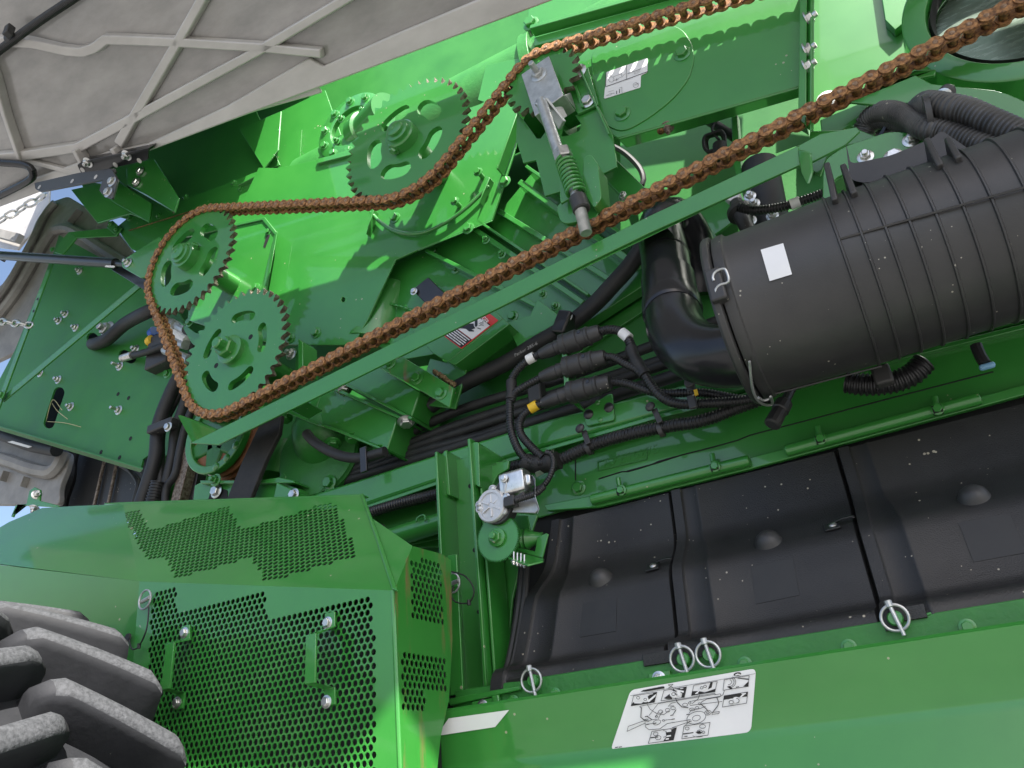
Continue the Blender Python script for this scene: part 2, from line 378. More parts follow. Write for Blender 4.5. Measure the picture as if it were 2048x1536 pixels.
# --- auger tube with flanges along the top
ax0, ax1 = P(700, 235, .34), P(1180, 62, .34); axd = Vector((1, 0, 0))
bp('auger_tube', cyl(Vector((P(640, 250, .30).x, .30, 3.20)), Vector((.6, .30, 3.16)), .13, 40), 'green_cast')
bp('tube_flange', lathe(Vector((P(1050, 75, .22).x, .30, 3.175)), (1, 0, 0), [(0, .15), (.03, .15)], 40), 'green_cast')
bp('tube_bracket', plate([(955, 200), (972, 130), (1060, 112), (1040, 200), (1000, 215)], .165, .005))
ch = bp('upper_channel', prism([P(1068, 75, .16), P(1068, 92, .16), P(1480, -20, .16), P(1480, -38, .16)], (0, .012, 0)))
bp('channel_face', plate([(1055, 40), (1068, 92), (1480, -20), (1480, -110), (1060, -20)], .185, .006), parent=ch)
bp('channel_face', bar(P(1065, 62, .15), P(1480, -52, .15), (0, 0, 1), .012, .03), parent=ch)
bolt(ch, P(1062, 48, .175), .016)
# --- round bearing flange behind the upper sprocket
fc = P(706, 258, .18); fl = thing('bearing_flange', 'green split bearing flange ring with hex bolts behind the upper sprocket', 'flange', fc)
obj('ring', lathe(fc, (0, -1, 0), [(0, .118), (.014, .118), (.016, .115), (.016, .070), (0, .070)], 48, cap=False), 'green_paint', fl, .001)
for i in range(10):
    a = 2 * pi * i / 10 + .3; bolt(fl, fc + Vector((cos(a) * .097, -.016, sin(a) * .097)), .0105)
obj('hub_tube', lathe(fc + Vector((.01, .03, -.01)), (1, -.45, -.25), [(0, .062), (.04, .060), (.045, .052), (.16, .052)], 32), 'green_paint', fl)
for i in range(4):
    a = 2 * pi * i / 4 + .6; bolt(fl, fc + Vector((cos(a) * .058, -.012, sin(a) * .058)), .009, 'nut')
bp('shaft_shield', plate([(632, 318), (712, 298), (715, 306), (634, 327)], .14, .02))
# --- right hand panel with round inspection disc
YR = .045
rp = bp('right_panel', plate([(1140, 130), (1205, 70), (1400, 10), (1470, -12), (1480, -330), (1602, -360), (1600, 172), (1235, 276), (1178, 240)], YR, .006))  # tongue above the view is added to keep sun off the recess
bp('panel_lip', prism([P(1600, 172, YR), P(1235, 276, YR), P(1252, 292, YR + .05), P(1600, 190, YR + .05)], (0, .002, -.004)), parent=rp)
bp('inspection_disc', prism(rounded(PL([(1182, 95), (1260, 58), (1330, 45), (1366, 58), (1386, 92), (1388, 125), (1376, 160), (1345, 198), (1300, 234), (1244, 266), (1190, 238)], YR - .003), .03, 5), (0, .004, 0)), 'green_paint', .001, parent=rp)
bolts(rp, [(1365, 108), (1245, 228)], YR - .003, .0125); bolt(rp, P(1335, 254, YR + .01), .009, 'longnut', 'worn_steel', (0, -.4, -1))
bolt(rp, P(1322, 262, YR + .01), .006, 'carriage', 'rust_dark', (0, -.4, -1))
lab = bp('service_label', rplate(q([(138, 360), (493, 237), (489, 362), (435, 385), (430, 490), (118, 588), (130, 478)], 1180, 60, 4.267), YR - .0045, .001, .004), 'white_label', 0, parent=rp)
# flange post and next panel
fp = bp('flange_post', prism([P(1602, -50, YR), P(1602, 250, YR), P(1620, 262, YR - .03), P(1622, -50, YR - .03)], (.006, .004, 0)))
bp('flange_post', plate([(1600, -50), (1596, 240), (1612, 250), (1614, -50)], YR - .03, .03), parent=fp)
bolts(fp, [(1614, 40), (1612, 103), (1612, 136)], YR - .02, .011, kind='nut', m='zinc', nrm=(1, -.3, 0))
fr = bp('far_panel', plate([(1620, -60), (1850, -60), (1835, 60), (1815, 130), (1770, 200), (1715, 262), (1640, 300), (1625, 260)], .16, .006))
bolt(fr, P(1655, 200, .158), .016, 'carriage', 'white_label')
bp('panel_shoulder', plate([(1755, -60), (1850, -60), (1815, 40), (1790, 60), (1770, 40)], .14, .02), parent=fr)
# --- big round drum opening, top right
dcx = P(2040, -10, .06); dr = (P(1835, 120, .06) - dcx).length
drum = thing('cleaning_drum', 'large round green drum opening with a rubbed steel face behind the rusty chain', 'drum', dcx)
obj('rim', lathe(dcx + Vector((0, .05, 0)), (0, -1, 0), [(0, dr), (.05, dr), (.052, dr - .003), (.052, dr - .036), (.045, dr - .040), (-.06, dr - .042), (-.06, dr)], 72, cap=False), 'green_paint', drum, .001)
obj('seal', lathe(dcx, (0, -1, 0), [(-.02, dr - .041), (.0, dr - .044), (-.02, dr - .052)], 72, cap=False), 'black_rubber', drum)
obj('face', lathe(dcx + Vector((0, .05, 0)), (0, -1, 0), [(0, dr - .042), (.006, dr - .05), (.004, .04)], 72), 'drum_steel', drum)
# --- curved hose bracket plate and canister bracket
YB = -.02
hb = bp('hose_bracket', plate(q([(0, 870), (560, 640), (700, 715), (900, 735), (1240, 770), (1350, 800), (1485, 860), (1560, 900), (1560, 1300), (1300, 1150), (1000, 1000), (680, 860), (300, 900), (180, 890)], 1700, 0, 4.267), YB + .03, .006))
bp('hose_bracket', plate([(1690, 205), (1735, 175), (1870, 150), (1872, 138), (1830, 140), (1800, 155)], YB + .05, .006), parent=hb)
cb = bp('canister_bracket', rplate([(1645, 352), (1650, 318), (1690, 292), (1780, 262), (1860, 268), (1868, 285), (1800, 310), (1668, 356), (1660, 405), (1645, 400)], YB, .006, .012))
bolts(cb, [(1731, 314), (1822, 281)], YB, .0085, kind='nut', m='zinc')
for p in [(1712, 342), (1787, 311)]:
    a = P(p[0], p[1], YB - .075)
    st = bp('stud_bolt', cyl(a, Vector((a.x, YB, a.z)) + Vector((-.004, 0, .012)), .006, 12), 'black_metal', parent=cb)
    bolt(cb, a + Vector((0, .004, 0)), .0095, 'bolt', 'zinc')
bp('far_bracket', plate([(1620, 262), (1715, 258), (1760, 275), (1690, 292), (1655, 312), (1640, 352), (1610, 330)], .04, .006))
bp('rear_plate', plate([(1640, 240), (1735, 200), (1730, 270), (1700, 300), (1650, 330)], .06, .005))
# --- recess below right panel
bp('recess_panel', plate([(1240, 270), (1620, 165), (1620, 420), (1240, 560)], .30, .006), 'green_matte')
bp('recess_panel', plate([(1240, 440), (1430, 330), (1480, 310), (1480, 420), (1250, 560)], .24, .006), 'green_matte')
bp('recess_post', plate([(1462, 232), (1475, 228), (1480, 300), (1488, 400), (1466, 330)], .16, .02))
bp('recess_post', bar(P(1205, 330, .17), P(1310, 430, .17), (0, 1, 0), .05, .02))
bolt(body, P(1248, 393, .13), .008, 'nut', 'zinc')
bp('recess_beam', bar(P(1180, 300, .14), P(1285, 405, .14), (1, 0, .7), .045, .03))
bp('dark_panel', plate([(1490, 330), (1650, 270), (1660, 420), (1500, 450)], .22, .006), 'green_matte')
bolts(body, [(1610, 330), (1622, 337)], .21, .008)
dg = bp('diagonal_rail', bar(P(1090, 690, .20), P(1430, 470, .20), (0, 0, 1), .04, .03))
bp('diagonal_rail', bar(P(1130, 720, .24), P(1300, 610, .24), (0, 0, 1), .03, .03))
bp('diagonal_plate', plate([(1330, 480), (1470, 370), (1470, 440), (1360, 520)], .22, .006))
bolts(body, [(1357, 440), (1376, 441)], .215, .008)
# --- slanted elevator housing between panel and chain
YE = .20
eh = bp('elevator_housing', plate([(722, 600), (792, 528), (860, 500), (985, 440), (1060, 350), (1120, 330), (1180, 400), (1275, 510), (1275, 560), (1135, 642), (1010, 650), (940, 655), (890, 705), (800, 720), (716, 664)], YE, .05))
for a, b, wd, dp in [((858, 506), (1128, 642), .010, .03), ((952, 462), (1172, 612), .012, .035), ((966, 452), (1186, 600), .006, .05), ((1000, 425), (1228, 566), .012, .02), ((1046, 372), (1262, 528), .014, .04), ((1062, 345), (1280, 500), .008, .055)]:
    bp('housing_flange', bar(P(*a, YE - dp / 2), P(*b, YE - dp / 2), (0, 1, 0), dp, wd), parent=eh)
bolts(eh, q([(1210, 205), (1290, 280), (1500, 485), (1565, 545)], 500, 400, 2.56), YE - .035, .0075, kind='nut')
bolts(eh, q([(1055, 352), (1345, 597), (945, 265)], 500, 400, 2.56), YE, .010)
bk = bp('latch_plate', rplate([(824, 580), (856, 554), (922, 618), (894, 648)], YE - .03, .006, .004), 'black_metal', parent=eh)
bolt(eh, P(828, 583, YE - .035), .007, 'bolt', 'zinc')
bp('round_duct', cyl(P(790, 590, .25), P(745, 700, .22), .075, 32))
bp('weld_bead', sweep(smooth_path(PL([(735, 615), (765, 608), (800, 612), (835, 626)], YE - .012), .006), lambda i, s: .004 + .0016 * sin(i * 2.1), 6), parent=eh)
bp('pipe_tray', plate([(700, 960), (880, 770), (1130, 640), (1300, 545), (1500, 490), (1700, 500), (1700, 690), (1300, 790), (900, 905)], .235, .006), 'green_matte')
# --- danger box
dbx = bp('drive_shield', prism(PL(q([(-400, 700), (60, 1220), (340, 1380), (1400, 550), (1150, 300), (600, 100)], 860, 580, 9.6), .10), (0, .12, 0)))
bp('shield_lip', prism(PL(q([(340, 1380), (480, 1440), (1530, 650), (1400, 550)], 860, 580, 9.6), .10), (0, .05, 0)), parent=dbx)
bp('shield_plate', plate([(1012, 645), (1060, 630), (1075, 598), (1130, 640), (1040, 705)], .14, .006))
# --- brackets around the lower gearbox
sp_ = bp('strap_bracket', prism(PL(q([(930, 625), (1160, 535), (1665, 840), (1625, 1032)], 560, 600, 4.8), .075), (0, .008, 0)), 'green_stained')
bolts(sp_, q([(1060, 605), (1320, 750), (1545, 895)], 560, 600, 4.8), .075, .0105)
bp('strap_flange', prism([P(*q([(1160, 535)], 560, 600, 4.8)[0], .075), P(*q([(1665, 840)], 560, 600, 4.8)[0], .075), P(*q([(1665, 840)], 560, 600, 4.8)[0], .13), P(*q([(1160, 535)], 560, 600, 4.8)[0], .13)], (0, 0, -.004)), parent=sp_)
bp('side_plate', plate(q([(1440, 560), (1600, 600), (1830, 530), (1680, 1045), (1300, 1000)], 560, 600, 4.8), .135, .006))
bp('chaff_heap', join(*[lathe(P(*q([(1480 + 18 * i + random.uniform(-12, 12), 700 + 12 * i + random.uniform(-14, 14))], 560, 600, 4.8)[0], .10 + random.uniform(0, .02)), (random.random(), random.random(), 1), [(0, .002), (.003, .004), (.007, .001)], 5) for i in range(11) for _ in range(9)]), 'chaff', 0, kind='stuff')
# --- bracket left of the chain sprocket bottom right
bp('tension_bracket', plate([(590, 700), (610, 690), (624, 695), (612, 745), (590, 745)], .09, .005))
bp('tension_fin', prism([P(596, 676, .05), P(605, 684, .05), P(606, 745, .05), P(596, 745, .05)], (0, .05, 0)))
bolt(body, P(583, 708, .08), .011, 'nut', 'zinc')
# ================================================================== sprockets and chain
PITCH = .0254
SPK = {'upper': ((-.768, 2.880), 42), 'left': ((-1.486, 2.848), 39), 'low': ((-1.281, 2.482), 40), 'idler': ((-.405, 2.847), 20)}
def rp_of(n): return PITCH / (2 * sin(pi / n))
YC = .0075                               # chain centre plane
# tangent path: off-frame right -> over idler -> under upper -> over left -> round low -> off-frame right
def tangent(c1, r1, s1, c2, r2, s2):
    """directed line leaving circle 1 (centre on its left if s=+1, right if s=-1) and touching circle 2"""
    d = Vector(c2) - Vector(c1); D = d.length; a = atan2(d.y, d.x); k = s1 * r1 - s2 * r2
    th = a + math.asin(max(-1, min(1, k / D)))
    # left normal of direction
    n = Vector((-sin(th), cos(th)))
    return Vector(c1) - n * (s1 * r1), Vector(c2) - n * (s2 * r2), th
seq = [('idler', 1), ('upper', -1), ('left', 1), ('low', 1), ('head', 1)]
def arc_to(c, r, s, p_in, p_out):
    a0 = atan2(p_in.y - c[1], p_in.x - c[0]); a1 = atan2(p_out.y - c[1], p_out.x - c[0])
    if s > 0:
        while a1 < a0: a1 += 2 * pi
    else:
        while a1 > a0: a1 -= 2 * pi
    k = max(2, int(abs(a1 - a0) * r / .002))
    return [Vector((c[0] + r * cos(a0 + (a1 - a0) * i / k), c[1] + r * sin(a0 + (a1 - a0) * i / k))) for i in range(k + 1)]
def chain_loop(hx_):
    SPK['head'] = ((hx_, HEADZ + (hx_ - .53) * -.1), 20); ins = {}; outs = {}
    for (n1, s1), (n2, s2) in zip(seq, seq[1:] + seq[:1]):
        c1, k1 = SPK[n1]; c2, k2 = SPK[n2]; a, b, th = tangent(c1, rp_of(k1), s1, c2, rp_of(k2), s2); outs[n1] = a; ins[n2] = b
    path = []
    for nme, s in seq: c, k = SPK[nme]; path += arc_to(c, rp_of(k), s, ins[nme], outs[nme])
    path.append(path[0]); return path, sum((path[i + 1] - path[i]).length for i in range(len(path) - 1))
HEADZ = 2.591
bx_, be_ = .53, 9
for i in range(120):
    x_ = .47 + i * .0006; _, L_ = chain_loop(x_); e_ = abs(L_ / (2 * PITCH) - round(L_ / (2 * PITCH)))
    if e_ < be_: bx_, be_ = x_, e_
path, L_ = chain_loop(bx_); NL = 2 * round(L_ / (2 * PITCH))
pins = resample([Vector((p.x, 0, p.y)) for p in path], L_ / NL)
pins[-1] = pins[0].copy()
def sprocket(key, name, label, slots, hubr, hubl, thick=.013, spokes=True):
    (cx, cz), n = SPK[key]; rp = rp_of(n); c = Vector((cx, 0, cz))
    t = thing(name, label, 'sprocket', c)
    near = min(pins, key=lambda p: abs((Vector((p.x - cx, p.z - cz))).length - rp) + (0 if abs((Vector((p.x - cx, p.z - cz))).length - rp) < .0015 else 9))
    ph = atan2(near.z - cz, near.x - cx); outer = []
    rr = .0085
    for i in range(n):
        a = ph + 2 * pi * i / n; st = 2 * pi / n
        for da, r in ((-.30, rp + .0005), (-.20, rp - .0055), (-.08, rp - rr), (.08, rp - rr), (.20, rp - .0055), (.30, rp + .0005), (.40, rp + .0062), (.5, rp + .0085), (.60, rp + .0062)):
            outer.append((cx + r * cos(a + da * st), cz + r * sin(a + da * st)))
    holes = []
    for (a0, a1, r0, r1) in slots:
        lp = []
        for i in range(9): a = a0 + (a1 - a0) * i / 8; lp.append((r1, a))
        lp = [(r0 + (r1 - r0) * .5 + (r1 - r0) * .5 * sin(u), a0 - .5 * (r1 - r0) / r1 * cos(u)) for u in [-pi / 2 + pi * i / 6 for i in range(7)]]
        lp = [( (r0 + r1) / 2 + (r1 - r0) / 2 * sin(u), a0 - cos(u) * (r1 - r0) / 2 / ((r0 + r1) / 2)) for u in [-pi / 2 + pi * i / 6 for i in range(7)]]
        lp += [(r1, a0 + (a1 - a0) * i / 6) for i in range(1, 6)]
        lp += [((r0 + r1) / 2 + (r1 - r0) / 2 * sin(u), a1 + cos(u) * (r1 - r0) / 2 / ((r0 + r1) / 2)) for u in [pi / 2 - pi * i / 6 for i in range(7)]]
        lp += [(r0, a1 + (a0 - a1) * i / 6) for i in range(1, 6)]
        holes.append([(cx + r * cos(a), cz + r * sin(a)) for r, a in lp])
    vf = cdt_plate(outer, holes, lambda u, v: Vector((u, 0, v)), (0, 1, 0), thick)
    # rim faces of the teeth are bare worn steel: second material on the side walls near the rim
    o = obj('toothed_plate', vf, 'green_paint', t, 0, 30, mats=['green_paint', 'worn_steel'])
    me = o.data
    for p in me.polygons:
        ctr = p.center + W[o].translation; r = sqrt((ctr.x - cx) ** 2 + (ctr.z - cz) ** 2)
        if abs(p.normal.y) < .5 and r > rp - .012: p.material_index = 1
    return t, c
S5 = lambda ph, half, r0, r1: [(ph + 2 * pi * i / 5 - half, ph + 2 * pi * i / 5 + half, r0, r1) for i in range(5)]
t, c = sprocket('upper', 'drive_sprocket', 'large green sprocket with stepped round hub and five kidney holes, half sunlit', S5(.62, .26, .070, .112), 0, 0)
obj('hub', lathe(c + Vector((0, .06, 0)), (0, -1, 0), [(0, .030), (.06, .040), (.062, .040), (.082, .039), (.085, .035), (.085, .030), (.093, .029), (.095, .025), (.095, .021), (.102, .020), (.104, .017)], 36), 'green_paint', t)
bolt(t, c + Vector((-.022, -.012, -.032)), .010, 'bolt', 'green_paint', (-.5, -.2, -.8)); bolt(t, c + Vector((-.004, -.044, 0)), .004, 'carriage', 'green_paint')
obj('shaft', cyl(c + Vector((0, .01, 0)), c + Vector((0, .2, 0)), .03, 20), 'green_paint', t)
t, c = sprocket('left', 'driven_sprocket', 'green sprocket with stepped hub and set bolt inside the chain loop by the strut', S5(.75, .27, .072, .112), 0, 0)
obj('hub', lathe(c + Vector((0, .06, 0)), (0, -1, 0), [(0, .030), (.06, .038), (.062, .038), (.084, .037), (.086, .031), (.094, .030), (.096, .024), (.102, .023), (.104, .018)], 36), 'green_paint', t)
bolt(t, c + Vector((.028, -.010, .022)), .010, 'bolt', 'green_paint', (.75, -.25, .55)); bolt(t, c + Vector((-.004, -.044, 0)), .004, 'carriage', 'green_paint')
obj('shaft', cyl(c + Vector((0, .01, 0)), c + Vector((0, .2, 0)), .03, 20), 'green_paint', t)
t, c = sprocket('low', 'driven_sprocket', 'green sprocket with one big centre nut and five long slots at the chain corner', S5(-1.2, .30, .082, .108), 0, 0)
obj('washer', lathe(c, (0, -1, 0), [(0, .036), (.008, .035), (.010, .032)], 32), 'green_paint', t)
bolt(t, c + Vector((0, -.009, 0)), .026, 'nut', 'green_paint', spin=.2)
for a in (.35, 3.5): bolt(t, c + Vector((.058 * cos(a), .0002, .058 * sin(a))), .007, 'hole', 'black_void', name='small_hole')
obj('shaft', cyl(c + Vector((0, .01, 0)), c + Vector((0, .2, 0)), .03, 20), 'green_paint', t)
t, c = sprocket('idler', 'idler_sprocket', 'small green idler sprocket half hidden by the bent zinc tensioner plate', [], 0, 0)
obj('bearing', lathe(c + Vector((0, .05, 0)), (0, -1, 0), [(0, .03), (.05, .03), (.062, .028)], 24), 'green_paint', t)
t, c = sprocket('head', 'driven_sprocket', 'small green sprocket in front of the drum where the two chain strands meet', [], 0, 0)
obj('hub', lathe(c + Vector((0, .03, 0)), (0, -1, 0), [(0, .03), (.03, .035), (.05, .034), (.052, .02)], 24), 'green_paint', t)
obj('shaft', cyl(c + Vector((0, .01, 0)), c + Vector((0, .12, 0)), .022, 16), 'green_paint', t)
# --- chain links
def link_plate(y0, th, neck=.0076, r=.0118):
    """figure-of-eight side plate along +X from pin 0 to pin PITCH"""
    o = []; N = 9
    for i in range(N + 1): a = radians(55) + (radians(305) - radians(55)) * i / N; o.append((r * cos(a), r * sin(a)))
    o += [(PITCH * .5, -neck)]
    for i in range(N + 1): a = radians(235) + (radians(485) - radians(235)) * i / N; o.append((PITCH + r * cos(a), r * sin(a)))
    o += [(PITCH * .5, neck)]
    return prism([Vector((x, y0, z)) for x, z in o], (0, th, 0))
HW = .0088
def build_link(kind):
    if kind == 'outer':
        vf = join(link_plate(-HW - .0072, .0034), link_plate(HW + .0038, .0034))
        v2 = join(*[lathe((x, -HW - .0092, 0), (0, 1, 0), [(0, .0028), (.0016, .0044), (2 * HW + .0168, .0044), (2 * HW + .0184, .003)], 10) for x in (0, PITCH)])
        ma = ['rust', 'rust_pale']
    else:
        vf = join(link_plate(-HW - .0034, .0034, .0078, .0122), link_plate(HW, .0034, .0078, .0122))
        v2 = join(*[lathe((x, -HW, 0), (0, 1, 0), [(0, .0074), (.001, .0079), (2 * HW - .001, .0079), (2 * HW, .0074)], 14) for x in (0, PITCH)])
        ma = ['rust', 'rust_dark']
    n1 = len(vf[1]); V, F = join(vf, v2)
    return mesh_of(V, F, None, 40, ma, [0] * n1 + [1] * (len(F) - n1))
LM = {k: build_link(k) for k in ('outer', 'inner')}
chain = thing('roller_chain', 'long rusty orange roller chain looped round the green sprockets', 'chain', (-.7, YC, 2.5))
for i in range(len(pins) - 1):
    a, b = pins[i], pins[i + 1]; ang = atan2(b.z - a.z, b.x - a.x)
    k = 'outer' if i % 2 else 'inner'
    inst(k + '_link', LM[k], chain, Matrix.Translation((a.x, YC, a.z)) @ Matrix.Rotation(-ang, 4, 'Y') @ Matrix.Rotation(random.uniform(-.012, .012), 4, 'X'))
# --- chain guard angle under the lower strand
gt = thing('chain_guard', 'long green angle bar running under the lower rusty chain strand', 'guard rail', P(1000, 600, -.02))
YG = -.018
top = [(381, 886), (1000, 580), (1300, 431), (1597, 291)]
bot = [(436, 890), (580, 820), (700, 762), (860, 683), (1000, 614), (1180, 523), (1300, 465), (1600, 330)]
obj('front_flange', prism(PL(top + bot[::-1], YG), (0, .005, 0)), 'green_paint', gt, .0012)
a, b = P(381, 886, YG), P(1597, 291, YG)
obj('lower_flange', prism([P(436, 889, YG + .006), P(1600, 329, YG + .006), P(1600, 329, YG + .05), P(436, 889, YG + .05)], (0, 0, .005)), 'green_paint', gt, .001)
obj('end_plate', prism([P(355, 831, YG + .01), P(400, 846, YG + .05), P(432, 862, YG + .006), P(384, 885, YG + .006)], (.004, .004, .002)), 'green_paint', gt, .001)
obj('end_bracket', prism(PL([(1597, 291), (1640, 268), (1713, 254), (1720, 262), (1690, 290), (1600, 336)], YG + .012), (0, .005, 0)), 'green_paint', gt, .001)
obj('end_fin', prism([P(1596, 300, YG), P(1618, 305, YG - .02), P(1622, 345, YG - .03), P(1614, 368, YG - .03), P(1602, 345, YG - .02)], (.004, .002, 0)), 'green_paint', gt, .001)
obj('mount_arm', plate([(402, 850), (470, 835), (480, 870), (420, 880)], .035, .006), 'green_paint', gt, .001)
obj('mount_slot', rplate([(583, 818), (611, 802), (614, 806), (586, 823)], .015, .05, .003), 'green_paint', gt, .001)
# ================================================================== tensioner
tn = thing('chain_tensioner', 'spring loaded chain tensioner with zinc rod, coil spring and green bracket', 'tensioner', P(1150, 300, 0))
z4 = lambda pts: q(pts, 980, 60, 5.12)
zz = lambda pts: q(pts, 600, 0, 2.926)
obj('base_plate', holed(z4([(275, 830), (480, 1110), (520, 1110), (575, 1030), (900, 860), (1100, 760), (1255, 1070), (1300, 1400), (1100, 1500), (900, 1600), (560, 1700), (470, 1330), (340, 1360), (265, 1120)]),
    [z4([(720, 1090), (760, 910), (860, 850), (930, 960), (915, 1030), (800, 1080)])], .034, .006), 'green_paint', tn, .001)
obj('side_plate', prism([P(*z4([(880, 285)])[0], .015), P(*z4([(1225, 1060)])[0], .015), P(*z4([(1225, 1060)])[0], .06), P(*z4([(880, 285)])[0], .06)], (-.004, 0, 0)), 'green_paint', tn, .001)
obj('clamp_plate', plate(z4([(800, 560), (1000, 380), (1110, 760), (900, 860), (770, 640)]), .026, .006), 'green_paint', tn, .001)
obj('clamp_strip', plate(z4([(850, 560), (885, 560), (960, 780), (930, 790)]), .019, .006), 'green_paint', tn, .001)
bolt(tn, P(*z4([(1000, 735)])[0], .025), .011, 'bolt', 'zinc'); bolt(tn, P(*z4([(900, 430)])[0], .025), .014, 'bolt', 'zinc')
obj('arm_plate', prism(PL(z4([(320, 455), (600, 265), (750, 665), (460, 880)]), -.03), (0, .005, 0)), 'galvanised', tn, .0012)
obj('arm_fold', prism([P(*z4([(460, 880)])[0], -.03), P(*z4([(750, 665)])[0], -.03), P(*z4([(865, 830)])[0], .02), P(*z4([(570, 1020)])[0], .02)], (.002, .003, .002)), 'galvanised', tn, .001)
obj('arm_wing', prism([P(*z4([(755, 665)])[0], -.028), P(*z4([(815, 640)])[0], .01), P(*z4([(870, 810)])[0], .02)], (.002, .002, 0)), 'galvanised', tn, .0005)
bolt(tn, P(*z4([(500, 460)])[0], -.03), .013, 'longnut', 'galvanised')
obj('gusset', prism([P(*z4([(560, 690)])[0], -.05), P(*z4([(750, 930)])[0], -.02), P(*z4([(700, 1020)])[0], 0), P(*z4([(600, 830)])[0], -.03)], (.005, .004, 0)), 'galvanised', tn, .001)
obj('gusset', prism([P(*z4([(650, 790)])[0], -.035), P(*z4([(720, 780)])[0], -.03), P(*z4([(765, 870)])[0], -.01), P(*z4([(690, 920)])[0], -.02)], (.004, .006, 0)), 'galvanised', tn, .001)
ra, rb = P(*z4([(535, 760)])[0], -.045), P(*zz([(1535, 895)])[0], -.045); rc = P(*zz([(1675, 1365)])[0], -.045)
rd = (rc - ra).normalized(); L1 = (rb - ra).length
obj('rod', cyl(ra - rd * .01, ra + rd * L1, .0115, 20), 'galvanised', tn)
obj('clevis', join(bar(ra + Vector((-.014, 0, .004)), ra + Vector((.004, -.004, .012)), (0, 1, 0), .012, .006), lathe(ra + Vector((-.01, 0, 0)), (1, 0, .3), [(0, .009), (.02, .009)], 10)), 'galvanised', tn)
obj('rod_nut', lathe(rb - rd * .006, rd, [(0, .016), (.002, .0185), (.022, .0185), (.024, .016)], 6), 'zinc', tn)
sp0, sp1 = rb + rd * .022, P(*zz([(1628, 1130)])[0], -.045); Ls = (sp1 - sp0).length; uu, vv_, dd = frame_of(rd)
obj('inner_rod', cyl(sp0 - rd * .01, rc, .0085, 16), 'galvanised', tn)
turns = 9
obj('coil_spring', sweep([sp0 + rd * (Ls * i / (turns * 16)) + (uu * cos(2 * pi * i / 16) + vv_ * sin(2 * pi * i / 16)) * .0165 for i in range(turns * 16 + 1)], .0034, 8), 'green_paint', tn)
obj('spring_cup', prism(PL(zz([(1520, 930), (1530, 920), (1640, 1125), (1525, 1190), (1520, 1150)]), -.03), (0, .006, 0)), 'green_paint', tn, .001)
obj('bushing', lathe(P(*zz([(1622, 1150)])[0], -.045), rd, [(0, .012), (.004, .0165), (.034, .0165), (.036, .014)], 24), 'black_plastic', tn)
obj('threaded_end', sweep(resample([P(*zz([(1640, 1225)])[0], -.045), rc], .0012), lambda i, s: .0115 if i % 2 else .0104, 14), 'galvanised', tn)
obj('stop_bracket', prism(rounded([P(*p, -.01) for p in zz([(1500, 1210), (1560, 1150), (1700, 1110), (1760, 1160), (1740, 1270), (1560, 1310), (1520, 1290)])], .008), (0, .012, 0)), 'green_paint', tn, .0012)
obj('stop_bracket', prism(rounded([P(*p, -.03) for p in zz([(1660, 920), (1700, 900), (1745, 960), (1765, 1160), (1720, 1220), (1650, 1110)])], .008), (0, .045, 0)), 'green_paint', tn, .0012)
# ================================================================== raised hood
hood = thing('raised_hood', 'large grey ribbed plastic side hood swung open above the sprockets', 'hood', P(550, 205, -.06))
E0, E1 = P(0, 412, -.10), P(1100, 0, -.055); he = (E1 - E0).normalized()
hh = Vector((0, -1, .55)); hh = (hh - he * hh.dot(he)).normalized(); hn = he.cross(hh).normalized()
if hn.z > 0: hn = -hn                      # hn points down, towards the viewer
H = lambda px, py, d=0: PP(px, py, E0 + hn * d, hn)
eL = E0 - he * .9; eR = E1 + he * 2.3
def hx(x, k): return E0 + he * ((x - E0.x - hh.x * k) / he.x) + hh * k
obj('skin', prism([eL, eR, eR + hh * 1.45, hx(1.36, 1.45), hx(1.34, 1.22), hx(1.22, 1.20), hx(1.20, 1.45), hx(.92, 1.45), hx(.80, 1.20), hx(.58, 1.24), hx(.52, 1.45), eL + hh * 1.45], hn * -.006), 'hood_skin', hood, .002)  # unseen outer reach and notches shaped for shade and sun patches below
def rib(pts, wpx, d=.022, name='rib', half=None):
    p3 = resample([H(*u) for u in pts], .02) if len(pts) > 2 else [H(*u) for u in pts]
    rings = []
    for i, p in enumerate(p3):
        t = (p3[min(i + 1, len(p3) - 1)] - p3[max(i - 1, 0)]).normalized(); wd = hn.cross(t); ww = wpx * (p - CAM).length / FPX * .8
        rings.append([p + wd * ww / 2, p - wd * ww / 2, p - wd * ww * .42 + hn * d, p + wd * ww * .42 + hn * d])
    obj(name, hull_ring(rings), 'hood_plastic', hood, .003)
z1 = lambda pts: q(pts, 0, 0, 2.926)
rib(z1([(-200, 220), (200, 240), (400, 285), (500, 295), (580, 270), (640, 220), (800, 225), (1040, 235), (1540, 265), (1900, 300)]), 22)
rib(z1([(1230, -60), (1180, 30), (1060, 240), (800, 680), (715, 830)]), 22)
rib(z1([(2200, -110), (1560, 270), (800, 680), (480, 850), (140, 900), (-150, 925)]), 22)
rib(z1([(-60, 300), (0, 420), (60, 650), (150, 920)]), 12, .03)
rib(z1([(2100, -40), (2500, -250)]), 22)
rib(z1([(150, 925), (480, 1010), (900, 840)]), 12, .016)
rib(z1([(480, 850), (540, 960)]), 12, .04, 'boss'); rib(z1([(700, 840), (745, 920)]), 12, .04, 'boss')
# thick rolled flange along the free edge
fw = .055
F_in = [H(*p) for p in z1([(-300, 1220), (640, 880), (880, 830), (1340, 610), (1820, 330), (1900, 380), (2300, 200), (3400, -260)])]
F_out = [E0 + he * max(-.9, (p - E0).dot(he)) for p in F_in]
obj('edge_flange', hull_ring([[o_, i_, i_ + hn * .012, o_ + hn * .018] for o_, i_ in zip(F_out, F_in)]), 'hood_plastic', hood, .004)
obj('inner_step', prism([H(*p) for p in z1([(820, 880), (1300, 640), (1800, 360), (1890, 540), (1500, 650)])], hn * .006), 'hood_plastic', hood, .003)
